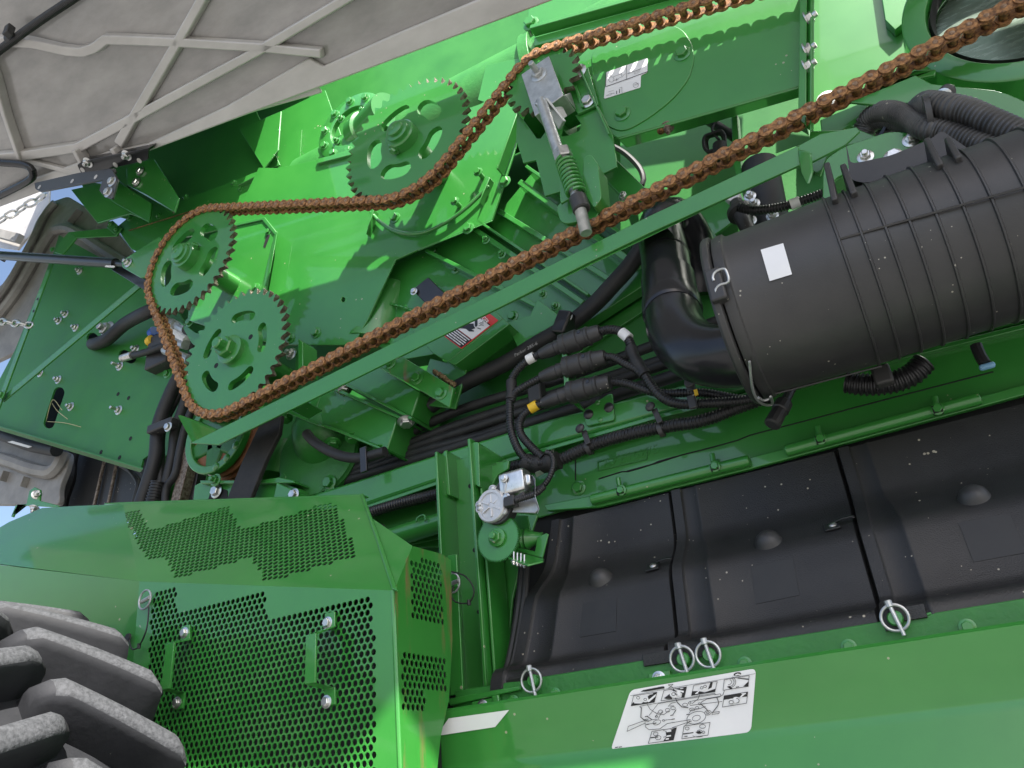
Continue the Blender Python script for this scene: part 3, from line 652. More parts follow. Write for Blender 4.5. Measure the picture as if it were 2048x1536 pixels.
# added sheet, unseen behind the hood, that keeps sun off the left side
def he_at(x): return E0 + he * ((x - E0.x) / he.x)
tb = [he_at(-3.4) + Vector((0, 0, .07)), he_at(-1.34) + Vector((0, 0, .07))]
bp('sun_block_sheet', prism([tb[0] + Vector((0, -.05, -.0)), tb[1] + Vector((0, -.05, -.0)), tb[1] + Vector((0, .02, .06)), tb[1] + Vector((0, .9, 2.3)), tb[0] + Vector((0, .9, 2.3)), tb[0] + Vector((0, .02, .06))], (0, -.004, .006)), 'green_matte', 0)
# loom clipped to the hood
hw = thing('hood_wiring_loom', 'black corrugated loom clipped across the underside of the grey hood', 'wiring loom', H(60, 60))
obj('conduit', corrugated([H(-60, 150, .03), H(0, 100, .035), H(75, 45, .035), (H(150, -5, .03)), H(260, -80, .03)], .011, .006), 'loom', hw)
cl = H(18, 62, .045); obj('clip', join(box(cl, .022, .02, .035), lathe(H(22, 78, .03), he, [(-.01, .016), (.012, .016)], 14)), 'black_plastic', hw, .003)
obj('elbow_hose', tube([H(-60, 322, .03), H(0, 325, .035), H(50, 330, .04), H(66, 345, .05), H(55, 362, .05), H(-10, 395, .04), H(-70, 420, .03)], .012, 14), 'black_gloss', hw)
# hinge straps
hs = thing('hinge_strap', 'black bolted hinge strap carrying the edge of the grey hood', 'hinge', H(235, 320, .03), 'hood hinge straps')
HS = lambda pts, d: [H(u[0], u[1], d) for u in z1(pts)]
obj('strap', prism(rounded(HS([(450, 965), (480, 950), (870, 870), (865, 935), (830, 945), (480, 1025)], .045), .006), hn * -.006), 'black_metal', hs, .001)
obj('strap_top', prism(HS([(455, 962), (480, 945), (872, 866), (866, 884), (480, 962)], .05), hn * -.035), 'black_metal', hs, .001)
for p in z1([(515, 950), (742, 908)]): bolt(hs, H(p[0], p[1], .046), .011, 'nut', 'zinc', hn)
for p in z1([(483, 995), (675, 965), (815, 940)]): bolt(hs, H(p[0], p[1], .0455), .008, 'hole', 'hood_plastic', hn, name='strap_hole')
YX = -.17
hs2 = thing('hinge_strap', 'black long hinge strap with round holes below the shorter strap on the hood', 'hinge', P(150, 360, YX), 'hood hinge straps')
obj('strap', rplate(z1([(200, 1070), (460, 1010), (650, 985), (680, 1000), (640, 1045), (235, 1122), (205, 1105)]), YX, .006, .006), 'black_metal', hs2, .001)
obj('drop_plate', rplate(z1([(615, 1000), (650, 985), (690, 1050), (655, 1165), (610, 1150), (580, 1115)]), YX - .006, .006, .006), 'black_metal', hs2, .001)
for p in z1([(658, 1065), (636, 1127)]): bolt(hs2, P(*p, YX - .006), .011, 'bolt', 'zinc')
for p in z1([(230, 1095), (422, 1060), (560, 1035)]): bolt(hs2, P(*p, YX - .0005), .0075, 'hole', 'hood_plastic', name='strap_hole')
obj('mount_lug', bar(P(226, 355, YX + .003), P(226, 355, .06) + Vector((-.1, 0, .06)), (0, 0, 1), .05, .006), 'black_metal', hs2, .001)
bz = thing('hood_bracket', 'pair of bent green hinge brackets bolted below the grey hood', 'bracket', P(260, 370, .05))
obj('folded_plate', prism(PL(z1([(740, 990), (800, 950), (900, 930), (1045, 1160), (1020, 1240), (860, 1140), (745, 1075)]), .05), (0, .006, 0)), 'green_paint', bz, .001)
obj('folded_plate', prism(PL(z1([(415, 1110), (600, 1070), (700, 1060), (890, 1190), (870, 1295), (760, 1250), (570, 1305)]), .09), (0, .006, 0)), 'green_paint', bz, .001)
obj('folded_plate', prism([P(*p, .05) for p in z1([(740, 1080), (860, 1140), (1020, 1240)])] + [P(*p, .12) for p in z1([(1010, 1250), (850, 1150), (730, 1090)])], (.003, 0, -.003)), 'green_paint', bz, .001)
obj('back_gusset', prism(PL(z1([(580, 1100), (690, 1060), (885, 1190), (870, 1300), (660, 1180)]), .075), (0, .006, 0)), 'green_paint', bz, .001)
for p in z1([(822, 1003), (800, 1068)]): bolt(bz, P(*p, .048), .012, 'bolt', 'zinc')
# ================================================================== left side: dark plate, straps, strut, shields
zl = lambda pts: q(pts, 0, 300, 5.12); zm = lambda pts: q(pts, 0, 560, 5.12); zn = lambda pts: q(pts, 0, 800, 5.12)
YL = .25
def stad(a, b, w, n=8):
    a = Vector(a); b = Vector(b); d = (b - a).normalized(); p = Vector((-d.y, d.x)); o = []
    for i in range(n + 1): t = pi / 2 + pi * i / n; o.append(a + (d * cos(t) + p * sin(t)) * w)
    for i in range(n + 1): t = -pi / 2 + pi * i / n; o.append(b + (d * cos(t) + p * sin(t)) * w)
    return [(v.x, v.y) for v in o]
lpl = thing('rear_bulkhead_plate', 'dark green bolted bulkhead plate with a long slot and hose holes', 'panel', P(160, 750, YL))
obj('plate', holed([(104, 515), (118, 470), (200, 515), (350, 612), (400, 700), (400, 860), (322, 918), (305, 905), (286, 918), (280, 942), (-10, 855), (-45, 842), (30, 700)],
    [stad((118, 785), (98, 846), 11), stad((184, 676), (196, 688), 11), stad((247, 709), (262, 717), 10)], YL, .006), 'green_matte', lpl, 0)
obj('edge_fold', prism([P(-80, 835, YL), P(280, 942, YL), P(286, 936, YL - .03), P(-80, 828, YL - .03)], (0, 0, -.004)), 'green_matte', lpl, 0)
obj('bulkhead_shade_sheet', plate([(70, 640), (300, 640), (300, 870), (70, 870)], YL + .1, .005), 'black_void', lpl)  # black sheet painting the shade seen through the slot and hose holes
for u in [(675, 350), (605, 418), (778, 490), (1393, 710), (1555, 788), (415, 955), (600, 1022), (728, 1298)]: bolt(lpl, P(*zm([u])[0], YL), .011, 'nut', 'zinc')
for u in [(1230, 885), (1218, 1335)]: bolt(lpl, P(*zm([u])[0], YL), .011, 'longnut', 'zinc')
bolt(lpl, P(*zl([(820, 1240)])[0], YL), .011, 'nut', 'zinc'); bolt(lpl, P(216, 660, YL), .022, 'nut', 'galvanised')
for u in [(1605, 908), (1715, 960)]: bolt(lpl, P(*zm([u])[0], YL), .011)
for p in [(236, 788), (257, 796), (202, 904), (239, 915), (261, 877)]: bolt(lpl, P(*p, YL - .0005), .007, 'hole', 'black_void', name='small_hole')
for k, (a, b, c_) in enumerate([((92, 843), (105, 800), (124, 820)), ((95, 843), (130, 846), (162, 854)), ((103, 805), (115, 822), (135, 838))]):
    obj('straw_stalk', tube([P(*a, YL + .01), P(*b, YL - .015), P(*c_, YL - .03)], .0012, 5), 'straw', None, label=['dry straw stalk standing out of the long bulkhead slot', 'pale grass stalk lying across the lower end of the bulkhead slot', 'thin brown seed stalk leaning from the bulkhead slot'][k], cat='straw')
st1 = thing('flat_strap', 'light green flat strap brace running steeply down past the bulkhead plate', 'brace', P(60, 640, .1))
obj('bar', bar(P(106, 520, .12), P(-30, 885, .12), (1, 0, .2), .026, .006), 'green_paint', st1, .001)
for p in [(75, 598), (67, 622)]: bolt(st1, P(*p, .114), .005, 'hole', 'black_void', name='strap_hole')
st2 = thing('flat_strap', 'light green flat strap brace crossing the bulkhead plate to the sprocket', 'brace', P(160, 680, .1))
obj('bar', bar(P(302, 552, .13), P(8, 798, .13), (.3, 0, 1), .026, .006), 'green_paint', st2, .001); bolt(st2, P(4, 790, .11), .012, 'bolt')
zb = thing('offset_bracket', 'green cranked flat bracket joining the strap brace to the ledge', 'bracket', P(170, 470, .14))
obj('arm', prism(PL(zl([(600, 960), (700, 840), (780, 900), (640, 1070), (560, 1050)]), .15), (0, .006, 0)), 'green_paint', zb, .001)
obj('arm', prism([P(*p, .15) for p in zl([(700, 840), (780, 900)])] + [P(*p, .17) for p in zl([(1190, 880), (1110, 800)])], (0, .006, 0)), 'green_paint', zb, .001)
obj('pad', prism(PL(zl([(1090, 790), (1150, 720), (1240, 800), (1190, 880)]), .168), (0, .006, 0)), 'green_paint', zb, .001)
for p in zl([(1135, 755), (1190, 810), (540, 1020)]): bolt(zb, P(*p, .164), .008)
gs = thing('gas_strut', 'long black gas strut rod reaching in from the side to a green lug', 'strut', P(120, 518, .06))
obj('tube', cyl(P(-80, 505, .06), P(232, 527, .08), .0165, 20), 'black_metal', gs); obj('label', prism(PL(zl([(1085, 1180), (1175, 1185), (1165, 1203), (1070, 1197)]), .055), (0, .002, 0)), 'white_tape', gs)
obj('end_rod', cyl(P(225, 526, .08), P(262, 530, .08), .010, 12), 'black_metal', gs)
lug = bp('strut_lug', rplate(zl([(1240, 1140), (1400, 1030), (1640, 880), (1660, 960), (1500, 1290), (1440, 1310), (1250, 1200)]), .05, .006, .01)); bolt(lug, P(257, 526, .049), .011, 'nut', 'zinc')
bp('black_rail', bar(P(232, 534, .12), P(300, 575, .12), (0, 0, 1), .03, .02), 'black_metal')  # black metal bar below the strut lug
# grey rear shield frames
sh = thing('rear_shield', 'grey moulded rear shield with a recessed opening behind the gas strut', 'shield', P(120, 480, .4))
obj('shell', prism(rounded(PL([(-90, 640), (-60, 590), (2, 572), (50, 500), (72, 440), (98, 405), (135, 392), (215, 440), (278, 520), (270, 560), (200, 560), (100, 640), (40, 700), (-90, 760)], .36), .03, 3), (0, .02, 0)), 'grey_plastic', sh, .004)
obj('moulded_rim', sweep(smooth_path(PL([(-60, 700), (30, 590), (95, 478), (120, 458), (150, 462), (200, 495), (262, 535)], .345), .02), .022, 8), 'grey_plastic', sh)
obj('moulded_rim', sweep(smooth_path(PL([(-60, 660), (5, 585), (60, 490), (90, 430), (110, 405)], .345), .02), .016, 8), 'grey_plastic', sh)
obj('rib', bar(P(140, 445, .345), P(160, 420, .345), (0, 1, 0), .03, .008), 'grey_plastic', sh, .002)
obj('rib', bar(P(190, 480, .345), P(200, 455, .345), (0, 1, 0), .03, .008), 'grey_plastic', sh, .002)
sh2 = thing('far_shield', 'pale grey shield panel in the far corner beside the hanging chain', 'shield', P(20, 440, .6))
obj('panel', prism(PL([(-120, 470), (-120, 380), (100, 360), (98, 405), (60, 470), (35, 500), (-40, 490)], .62), (0, .01, 0)), 'hood_plastic', sh2, .003)
obj('rail', bar(P(-20, 462, .58), P(40, 478, .58), (0, 0, 1), .05, .03), 'grey_plastic', sh2, .002)
obj('hand_lever', bar(P(-30, 500, .55), P(8, 520, .55), (0, 0, 1), .02, .02), 'black_metal', sh2, .003)
ls = thing('lower_shield', 'grey lower shield with square recesses below the bulkhead plate', 'shield', P(60, 920, .36))
obj('shell', prism(rounded(PL([(-60, 850), (60, 890), (140, 905), (135, 935), (118, 975), (120, 1010), (-60, 1010)], .36), .03, 3), (0, .02, 0)), 'grey_plastic', ls, .003)
obj('frame', sweep(smooth_path(PL(zn([(-200, 590), (0, 600), (300, 700), (480, 740), (560, 720), (620, 640), (660, 540)]), .35), .02), .024, 8), 'grey_plastic', ls)
for p in zn([(70, 730), (280, 790)]): obj('rib', bar(P(*p, .35), P(p[0] - 8, p[1] + 20, .35), (0, 1, 0), .03, .008), 'grey_plastic', ls, .002)
obj('label_tube', tube(PL(zn([(-200, 330), (0, 350), (300, 460), (580, 515)]), .30), .022, 14), 'black_rubber', ls)
obj('label', prism(PL(zn([(75, 430), (125, 418), (325, 475), (285, 490)]), .275), (0, .002, 0)), 'white_tape', ls)
fl2 = bp('hook_bracket', prism(PL(zn([(270, 1060), (300, 930), (350, 890), (410, 920), (405, 1030), (600, 1080), (590, 1100), (180, 1075), (130, 1200), (110, 1195), (160, 1075)]), .14), (0, .006, 0)))
bolt(fl2, P(*zn([(375, 970)])[0], .138), .010, 'longnut', 'zinc', (.9, -.4, 0)); bolt(fl2, P(*zn([(355, 1100)])[0], .14), .010, 'nut', 'zinc', (0, -.3, -1))
# black sheets standing in for engine bay shade, with duct seam and rods
eb = thing('side_duct', 'black duct and bay shade sheets with pale rods in the gap left of the hydraulic hoses', 'duct', P(200, 960, .44))
obj('shell', prism(PL([(115, 880), (330, 920), (345, 1040), (100, 1040)], .46), (0, .02, 0)), 'black_plastic', eb)
obj('seam', sweep(smooth_path(PL(zn([(760, 520), (730, 640), (720, 800), (660, 980), (630, 1100)]), .43), .02), .02, 8), 'black_rubber', eb)
for a, b in [((1075, 600), (965, 1080)), ((1195, 650), (1105, 1080))]: obj('rod', cyl(P(*zn([a])[0], .42), P(*zn([b])[0], .42), .006, 8), 'worn_steel', eb)
obj('front_sheet', prism(PL([(205, 925), (330, 925), (330, 1040), (185, 1040)], .43), (0, .006, 0)), 'black_plastic', eb)
# small hanging chains
def small_chain(a, b, n, label, r=.016):
    t = thing('hanging_chain', label, 'chain', a); a = Vector(a); b = Vector(b); d = (b - a) / n
    for i in range(n):
        c0 = a + d * i; u, v, dd = frame_of(d); s = u if i % 2 else v; ln = d.length * .72
        pts = []
        for k in range(16):
            an = 2 * pi * k / 16; x = cos(an); pts.append(c0 + dd * (x * ln * .55 + (ln * .2 if x > 0 else -ln * .2)) + s * sin(an) * r * .6)
        obj('chain_link', sweep(pts + [pts[0]], r * .22, 6, cap=False), 'zinc', t)
small_chain(P(82, 395, .5), P(-15, 450, .5), 5, 'zinc link chain hanging in the far corner under the hood edge', .03)
small_chain(P(58, 650, .11), P(-20, 640, .10), 6, 'short zinc chain hooked on the steep green strap brace', .018)
# ================================================================== hoses on the left
hz1 = obj('bulkhead_hose', tube([P(184, 688, YL + .05), P(190, 688, YL - .02), P(215, 678, YL - .04), P(250, 648, YL - .06), P(300, 622, YL - .1), P(340, 612, YL - .05)], .021, 16), 'black_rubber', None, label='thick black rubber hose curving out of the upper bulkhead hole', cat='hose')
h2 = thing('bulkhead_hose', 'thin black hose with crimped zinc end in the lower bulkhead hole', 'hose', P(260, 713, YL))
obj('rubber', tube([P(265, 710, YL - .03), P(290, 705, YL - .05), P(330, 690, YL - .06), P(375, 665, YL - .05)], .011, 12), 'black_rubber', h2)
obj('crimp', sweep(smooth_path([P(246, 716, YL), P(266, 710, YL - .032)], .005), lambda i, s: .011 if i % 2 else .0135, 12), 'zinc', h2)
fit = thing('hose_manifold', 'cluster of crimped hose ends with blue and yellow caps behind the chain', 'hose fittings', P(350, 680, .2))
for i, (a, b) in enumerate([((330, 640), (372, 660)), ((345, 662), (375, 682)), ((345, 682), (372, 690)), ((322, 655), (350, 650)), ((330, 700), (380, 720))]):
    obj('crimped_end', sweep(resample([P(*a, .20), P(*b, .18)], .012), lambda i, s: .015 if i % 2 else .0135, 10), 'galvanised' if i != 1 else 'white_tape', fit)
obj('cap', lathe(P(303, 668, .22), (1, -.2, .1), [(0, .016), (.02, .016)], 12), 'blue_plastic', fit); obj('cap', lathe(P(299, 685, .22), (1, -.2, .1), [(0, .017), (.02, .017)], 12), 'yellow_tape', fit)
obj('block', box(P(330, 705, .24), .10, .06, .12), 'black_plastic', fit, .006)
obj('hose_tail', tube([P(372, 660, .18), P(385, 690, .2), P(380, 760, .22)], .012, 10), 'black_rubber', fit)
lh = thing('hydraulic_hose_bundle', 'bundle of long black hydraulic hoses dropping beside the dark bulkhead plate', 'hoses', P(320, 900, .2))
for k, (pts, r) in enumerate([([(372, 730), (345, 780), (318, 850), (310, 920), (282, 1010), (270, 1060)], .020), ([(380, 745), (352, 800), (325, 860), (322, 930), (318, 1010), (318, 1060)], .011), ([(385, 760), (362, 810), (345, 850), (335, 900), (330, 920), (345, 900), (345, 1060)], .0), ([(375, 790), (352, 860), (347, 900), (338, 945), (325, 1000), (310, 1060)], .015), ([(392, 800), (372, 850), (360, 900), (350, 950), (332, 980), (330, 1050)], .011)]):
    if r: obj('hose', tube(PL(pts, .20 + .02 * (k % 2)), r, 14), 'black_rubber', lh)
obj('loom_section', corrugated(PL([(318, 965), (308, 1000), (290, 1060)], .19), .022, .008), 'loom', lh)
obj('clamp', box(P(326, 853, .18), .10, .03, .025), 'black_plastic', lh, .004); bolt(lh, P(337, 854, .16), .010, 'bolt', 'zinc')
obj('cable_loop', tube(PL(zn([(1240, 660), (1340, 730), (1420, 850), (1400, 960), (1370, 1080)]), .36), .010, 8), 'black_rubber', eb)
bp('belt_guide', bar(P(386, 895, .22), P(345, 1060, .22), (1, 0, 0), .035, .03), 'worn_steel')
bp('belt_guide', bar(P(402, 900, .25), P(370, 1060, .25), (1, 0, 0), .05, .03), 'black_metal')
# ================================================================== pulley, belt, gearboxes
zp = lambda pts: q(pts, 340, 780, 4.876); zg = lambda pts: q(pts, 560, 600, 4.8)
pc = P(*zp([(480, 440)])[0], .10); pr_ = (P(*zp([(190, 640)])[0], .10) - pc).length
pu = thing('belt_pulley', 'green spoked belt pulley with rusty grooves below the chain guard', 'pulley', pc)
obj('rim', lathe(pc + Vector((0, .0, 0)), (0, -1, 0), [(-.002, pr_ * .80), (0, pr_ * .80), (.012, pr_ * .80), (.014, pr_ * .82), (.014, pr_ * .98), (.012, pr_), (-.005, pr_)], 56, cap=False), 'green_paint', pu, .001)
gr = [(0, pr_ * .98)]
for i in range(4): gr += [(-.006 - .022 * i, pr_ * .98), (-.012 - .022 * i, pr_ * .92), (-.018 - .022 * i, pr_ * .92), (-.024 - .022 * i, pr_ * .98)]
obj('grooves', lathe(pc, (0, -1, 0), gr + [(-.095, pr_ * .8)], 56), 'copper_paint', pu, sharp=20)
obj('web_disc', lathe(pc + Vector((0, .05, 0)), (0, -1, 0), [(0, pr_ * .8), (.006, pr_ * .8)], 48), 'green_matte', pu)
for i in range(6):
    a = 2 * pi * i / 6 + .35; u = Vector((cos(a), 0, sin(a))); s = Vector((-sin(a), 0, cos(a)))
    obj('spoke', hull_ring([[pc + u * r + s * w_ + Vector((0, yy, 0)) for w_, yy in ((-ww, .02), (-ww * .6, -.006), (ww * .6, -.006), (ww, .02))] for r, ww in ((.02, .05), (pr_ * .82, .028))]), 'green_cast', pu, .003)
for i in range(16):
    a = 2 * pi * i / 16 - 1.4
    if -1.5 < a < 1.1: bolt(pu, pc + Vector((cos(a) * pr_ * .90, -.014, sin(a) * pr_ * .90)), .008, 'carriage', name='rivet')
b0, b1 = P(*zp([(990, 260)])[0], .09), P(*zp([(640, 1090)])[0], .05)
bt = thing('drive_belt', 'wide flat black drive belt running down past the rusty pulley', 'belt', b1)
obj('band', prism(PL(zp([(875, 330), (1085, 240), (1060, 420), (930, 680), (770, 1090), (540, 1090), (700, 700)]), .06), (0, .012, 0)), 'belt', bt, .002)
# housing B and A (front faces + undersides)
YH = .10
hb_ = thing('elevator_gear_housing', 'green welded sheet metal gear housing bolted below the chain guard', 'gear housing', P(700, 850, YH))
obj('upper_box', prism(PL(zg([(600, 815), (740, 700), (940, 630), (1345, 880), (1262, 1120)]), YH), (0, .10, 0)), 'green_paint', hb_, .003)
obj('seam_flange', prism(PL(zg([(570, 790), (620, 790), (1270, 1125), (1250, 1145)]), YH - .014), (0, .09, 0)), 'green_paint', hb_, .001)
obj('seam_flange', prism(PL(zg([(480, 850), (530, 838), (1160, 1120), (1140, 1138)]), YH - .014), (0, .09, 0)), 'green_paint', hb_, .001)
obj('lower_box', prism(PL(zg([(310, 1160), (400, 880), (500, 850), (1130, 1130), (1030, 1440)]), YH), (0, .09, 0)), 'green_paint', hb_, .003)
obj('side_box', prism(PL(zg([(60, 1070), (260, 970), (420, 860), (400, 890), (310, 1165), (250, 1150)]), YH + .004), (0, .09, 0)), 'green_paint', hb_, .002)
obj('base_flange', prism(PL(zg([(30, 1065), (100, 1060), (310, 1158), (560, 1240), (1035, 1440), (1010, 1455), (540, 1262), (290, 1180)]), YH - .014), (0, .12, 0)), 'green_paint', hb_, .0015)
for u in [(610, 850), (1210, 1165)]: bolt(hb_, P(*zg([u])[0], YH - .004), .013, 'bolt', 'zinc', (.25, -.3, -1))
for u in [(50, 1130), (230, 1245), (270, 1170), (510, 1365), (700, 1320), (965, 1440)]: bolt(hb_, P(*zg([u])[0], YH + .01), .0125, 'bolt', 'green_paint', (.2, -.3, -1))
# round cast cover
cc = P(*zp([(1480, 640)])[0], .16); cr = (P(*zp([(1190, 560)])[0], .16) - cc).length
cv = thing('gearbox_cover', 'round green cast gearbox cover with raised lettering and rim bolts', 'gearbox', cc)
obj('disc', lathe(cc, (.12, -1, .05), [(-.1, cr * .95), (0, cr * 1.02), (.012, cr * 1.02), (.014, cr), (.02, cr * .98), (.022, cr * .9), (.02, cr * .2), (.022, .01)], 56), 'green_cast', cv)
obj('dome', lathe(cc + Vector((.01, -.01, .05)), (.12, -1, .1), [(0, .08), (.02, .07), (.05, .05), (.06, .02)], 28), 'green_cast', cv, sharp=60)
for a in (2.2, 3.6, 4.3, 5.2): bolt(cv, cc + Vector((cos(a) * cr * .92, -.022, sin(a) * cr * .92)), .013)
for i, s in enumerate(['R247', '131', 'LAD COVAL', 'WATER D']): text(cv, s, .022, cc + Vector((-.055 + .006 * i, -.0245, -.035 - .027 * i)), (1, 0, -.25), (.25, 0, 1), 'green_paint', 'cast_lettering')
bp('gearbox_neck', tube([P(*zp([(1120, 560)])[0], .17), P(*zp([(1090, 660)])[0], .16), P(*zp([(1030, 860)])[0], .15)], lambda i, s: .035 + .006 * sin(s * 20), 14), 'green_cast')
bp('gearbox_web', plate(zp([(900, 760), (1120, 520), (1190, 800), (1000, 860)]), .2, .02), 'green_cast')
mb = bp('mount_bracket', prism(PL(zp([(240, 930), (300, 900), (1060, 880), (1090, 900), (1250, 960), (1250, 1100), (220, 1100)]), .10), (0, .1, 0)))
bp('bracket_window', rplate(zp([(400, 980), (520, 965), (560, 975), (560, 1100), (360, 1100)]), .0985, .004, .01), 'black_void', 0, parent=mb)
bp('bracket_top', prism(PL(zp([(290, 880), (860, 880), (1060, 850), (1200, 880), (1215, 905), (300, 912)]), .085), (0, .12, 0)), parent=mb)
bp('bracket_box', prism(PL(zp([(1010, 1060), (1040, 900), (1250, 1000), (1250, 1070)]), .07), (0, .05, 0)), parent=mb)
bolt(mb, P(*zp([(455, 990)])[0], .095), .012, 'bolt', 'zinc'); bolt(mb, P(*zp([(1210, 1022)])[0], .068), .010, 'bolt', 'zinc')
bolt(mb, P(*zp([(450, 880)])[0], .085), .011, 'nut')
# lubrication hose from the gear housing and its cable tie
obj('grease_hose', tube(PL(q([(1330, 420), (1400, 500), (1540, 590), (1700, 650), (1880, 660), (2100, 600)], 340, 780, 4.876), .07), .011, 12), 'black_rubber', None, label='thin black hose looping under the green gear housing', cat='hose')
tie = obj('steel_clip', bar(P(*zp([(1885, 560)])[0], .06), P(*zp([(1895, 800)])[0], .06), (1, 0, 0), .016, .006), 'black_metal', None, .001, label='upright dark metal hose clip beside the gearbox cover', cat='clip')
# ================================================================== horizontal beam, column, sill panel
YB1 = .10
zh = lambda pts: q(pts, 980, 640, 4.8); zc = lambda pts: q(pts, 660, 900, 2.695); zk = lambda pts: q(pts, 1200, 400, 2.415)
beam = bp('cross_beam', prism(PL([(560, 1008), (633, 986), (887, 904), (1098, 838), (1300, 785), (1500, 735), (2150, 566), (2150, 620), (1500, 779), (1300, 832), (1086, 892), (957, 933), (640, 1040)], YB1), (0, .07, 0)), bevel=.006)
bp('beam_lip', prism([P(560, 1070, YB1 - .012), P(640, 1042, YB1 - .012), P(957, 934, YB1 - .012), P(1300, 833, YB1 - .012), P(2150, 622, YB1 - .012), P(2150, 622, YB1 + .06), P(1300, 833, YB1 + .06), P(957, 934, YB1 + .06), P(560, 1070, YB1 + .06)], (0, 0, -.008)), parent=beam)
for p in [(757, 975), (857, 940), (1107, 888)]: bolt(beam, P(*p, YB1 + .02), .011, 'longnut', 'zinc', (0, -.25, -1))
jp = bp('joint_pad', rplate([(1165, 820), (1216, 788), (1224, 786), (1229, 840), (1172, 853)], YB1 - .006, .006, .006), parent=beam)
for u in [(945, 905), (1142, 840)]: bolt(jp, P(*zh([u])[0], YB1 - .006), .0075, 'carriage', 'black_metal')
for u in [(1035, 793), (1058, 958)]: bolt(jp, P(*zh([u])[0], YB1 - .006), .004, 'carriage')
sp2 = bp('sill_panel', plate([(700, 1100), (700, 1010), (957, 925), (2150, 600), (2150, 760), (1960, 798), (1040, 1045), (980, 1090)], .135, .006))
# pressed part number in a shallow frame
o_ = P(*zh([(1088, 1418)])[0], .1345); e_ = P(*zh([(1445, 1322)])[0], .1345); ux = (e_ - o_).normalized()
text(sp2, 'AXE10275', .0245, o_, ux, (0, 0, 1), 'green_paint', 'stamped_number', depth=.0012)
fr_ = [P(*u, .134) for u in zh([(1035, 1360), (1510, 1240), (1505, 1335), (1035, 1445)])]
for i in range(4): bp('stamp_frame', bar(fr_[i], fr_[(i + 1) % 4], (0, 1, 0), .0024, .0024), 'green_matte', 0, parent=sp2)
for pts in ([(1045, 1525), (1290, 1450), (1300, 1462), (1560, 1385), (1570, 1372), (1920, 1275)], [(818, 1140), (822, 1536)]):
    bp('panel_seam', sweep(smooth_path(PL(zh(pts), .1345), .012), .0012, 5), 'black_void', 0, parent=sp2)
bp('panel_seam', sweep(smooth_path(PL(zk([(130, 1310), (330, 1255), (345, 1245), (560, 1190), (700, 1150), (720, 1138), (1000, 1065), (1300, 985), (1900, 830)]), .1345), .02), .0012, 5), 'black_void', 0, parent=sp2)
bolts(sp2, zc([(1340, 205)]), .134, .010)
# hinge strip with two long half round hinge tubes
hs_ = bp('hinge_strip', prism(PL(zc([(1150, 295), (1440, 240), (1460, 225)]) + [(1500, 915), (2150, 742), (2150, 762), (1500, 938), (1200, 1014)] + zc([(1170, 328)]), .115), (0, .01, 0)))
for a, b in [((1183, 1000), (1499, 921)), ((1571, 902), (1961, 797))]:
    pth = [P(*a, .108), P(*b, .108)]
    ht = bp('hinge_tube', cyl(pth[0], pth[1], .0095, 20), parent=hs_, bevel=.002)
for p in [(1242, 983), (1430, 935), (1641, 880), (1875, 820)]:
    bp('hinge_window', box(P(p[0], p[1], .099), .013, .01, .012), 'black_void', 0, parent=hs_); bolt(hs_, P(p[0], p[1] - 2, .096), .0065)
    bp('stud_rod', cyl(P(p[0] - 3, p[1] - 10, .118), P(p[0] - 6, p[1] - 28, .118), .0045, 10), parent=hs_)
# column
col_ = bp('column', box((-.685, .065, 1.845), .075, .006, .44))
bp('column_flange', box((-.722, .035, 1.845), .006, .062, .44), parent=col_)
bp('column_flange', box((-.643, .030, 1.845), .006, .075, .44), parent=col_)
bp('column_flange', box((-.634, .038, 1.83), .005, .06, .40), parent=col_)
for u in [(756, 195), (780, 540), (803, 873)]: bp('column_slot', rplate(stad(zc([u])[0], (zc([u])[0][0] + 3, zc([u])[0][1] - 2), 4.5), .0605, .003, .002), 'black_void', 0, parent=col_)
bp('gusset', prism([P(886, 903, .03), P(893, 900, .03), P(900, 990, .03), P(893, 990, .03)], (0, .07, 0)), parent=col_)
bp('gusset', prism(rounded(PL([(944, 884), (957, 884), (960, 975), (948, 968)], .0), .004), (0, .1, 0)), parent=col_)
bp('gusset', prism(rounded(PL([(962, 940), (1018, 920), (1016, 938), (995, 950), (985, 970), (978, 985), (962, 985)], .045), .003), (0, .006, 0)), parent=col_)
bp('pocket', prism([P(*u, .06) for u in zc([(800, 80), (960, 55), (965, 75), (905, 130), (880, 185), (810, 190)])], (0, .05, 0)), parent=col_)
# lower tie bars left of the column
bp('tie_tube', cyl(P(755, 1085, .10), P(905, 1038, .10), .020, 24)); bp('tie_tube', bar(P(740, 1100, .14), P(905, 1065, .14), (0, 0, 1), .02, .02))
bp('wire_hook', sweep(smooth_path(PL(zc([(465, 388), (472, 365), (505, 350), (515, 370), (512, 385)]), .075), .004), .0022, 6))
for p in [(878, 1020), (888, 1098)]: bp('spacer_rod', cyl(P(p[0], p[1] - 20, .14), P(p[0] + 2, p[1] + 22, .14), .008, 10))
# side plate between column and covers with bolts
sd = bp('cover_side_plate', prism(PL([(978, 1020), (1075, 1030), (1040, 1130), (1025, 1200), (1008, 1372), (985, 1376)], .075), (0, .006, 0)))
bolts(sd, [(981, 1150), (985, 1209), (993, 1293)], .074, .0095); bolt(sd, P(992, 1335, .0745), .004, 'hole', 'black_void', name='small_hole')
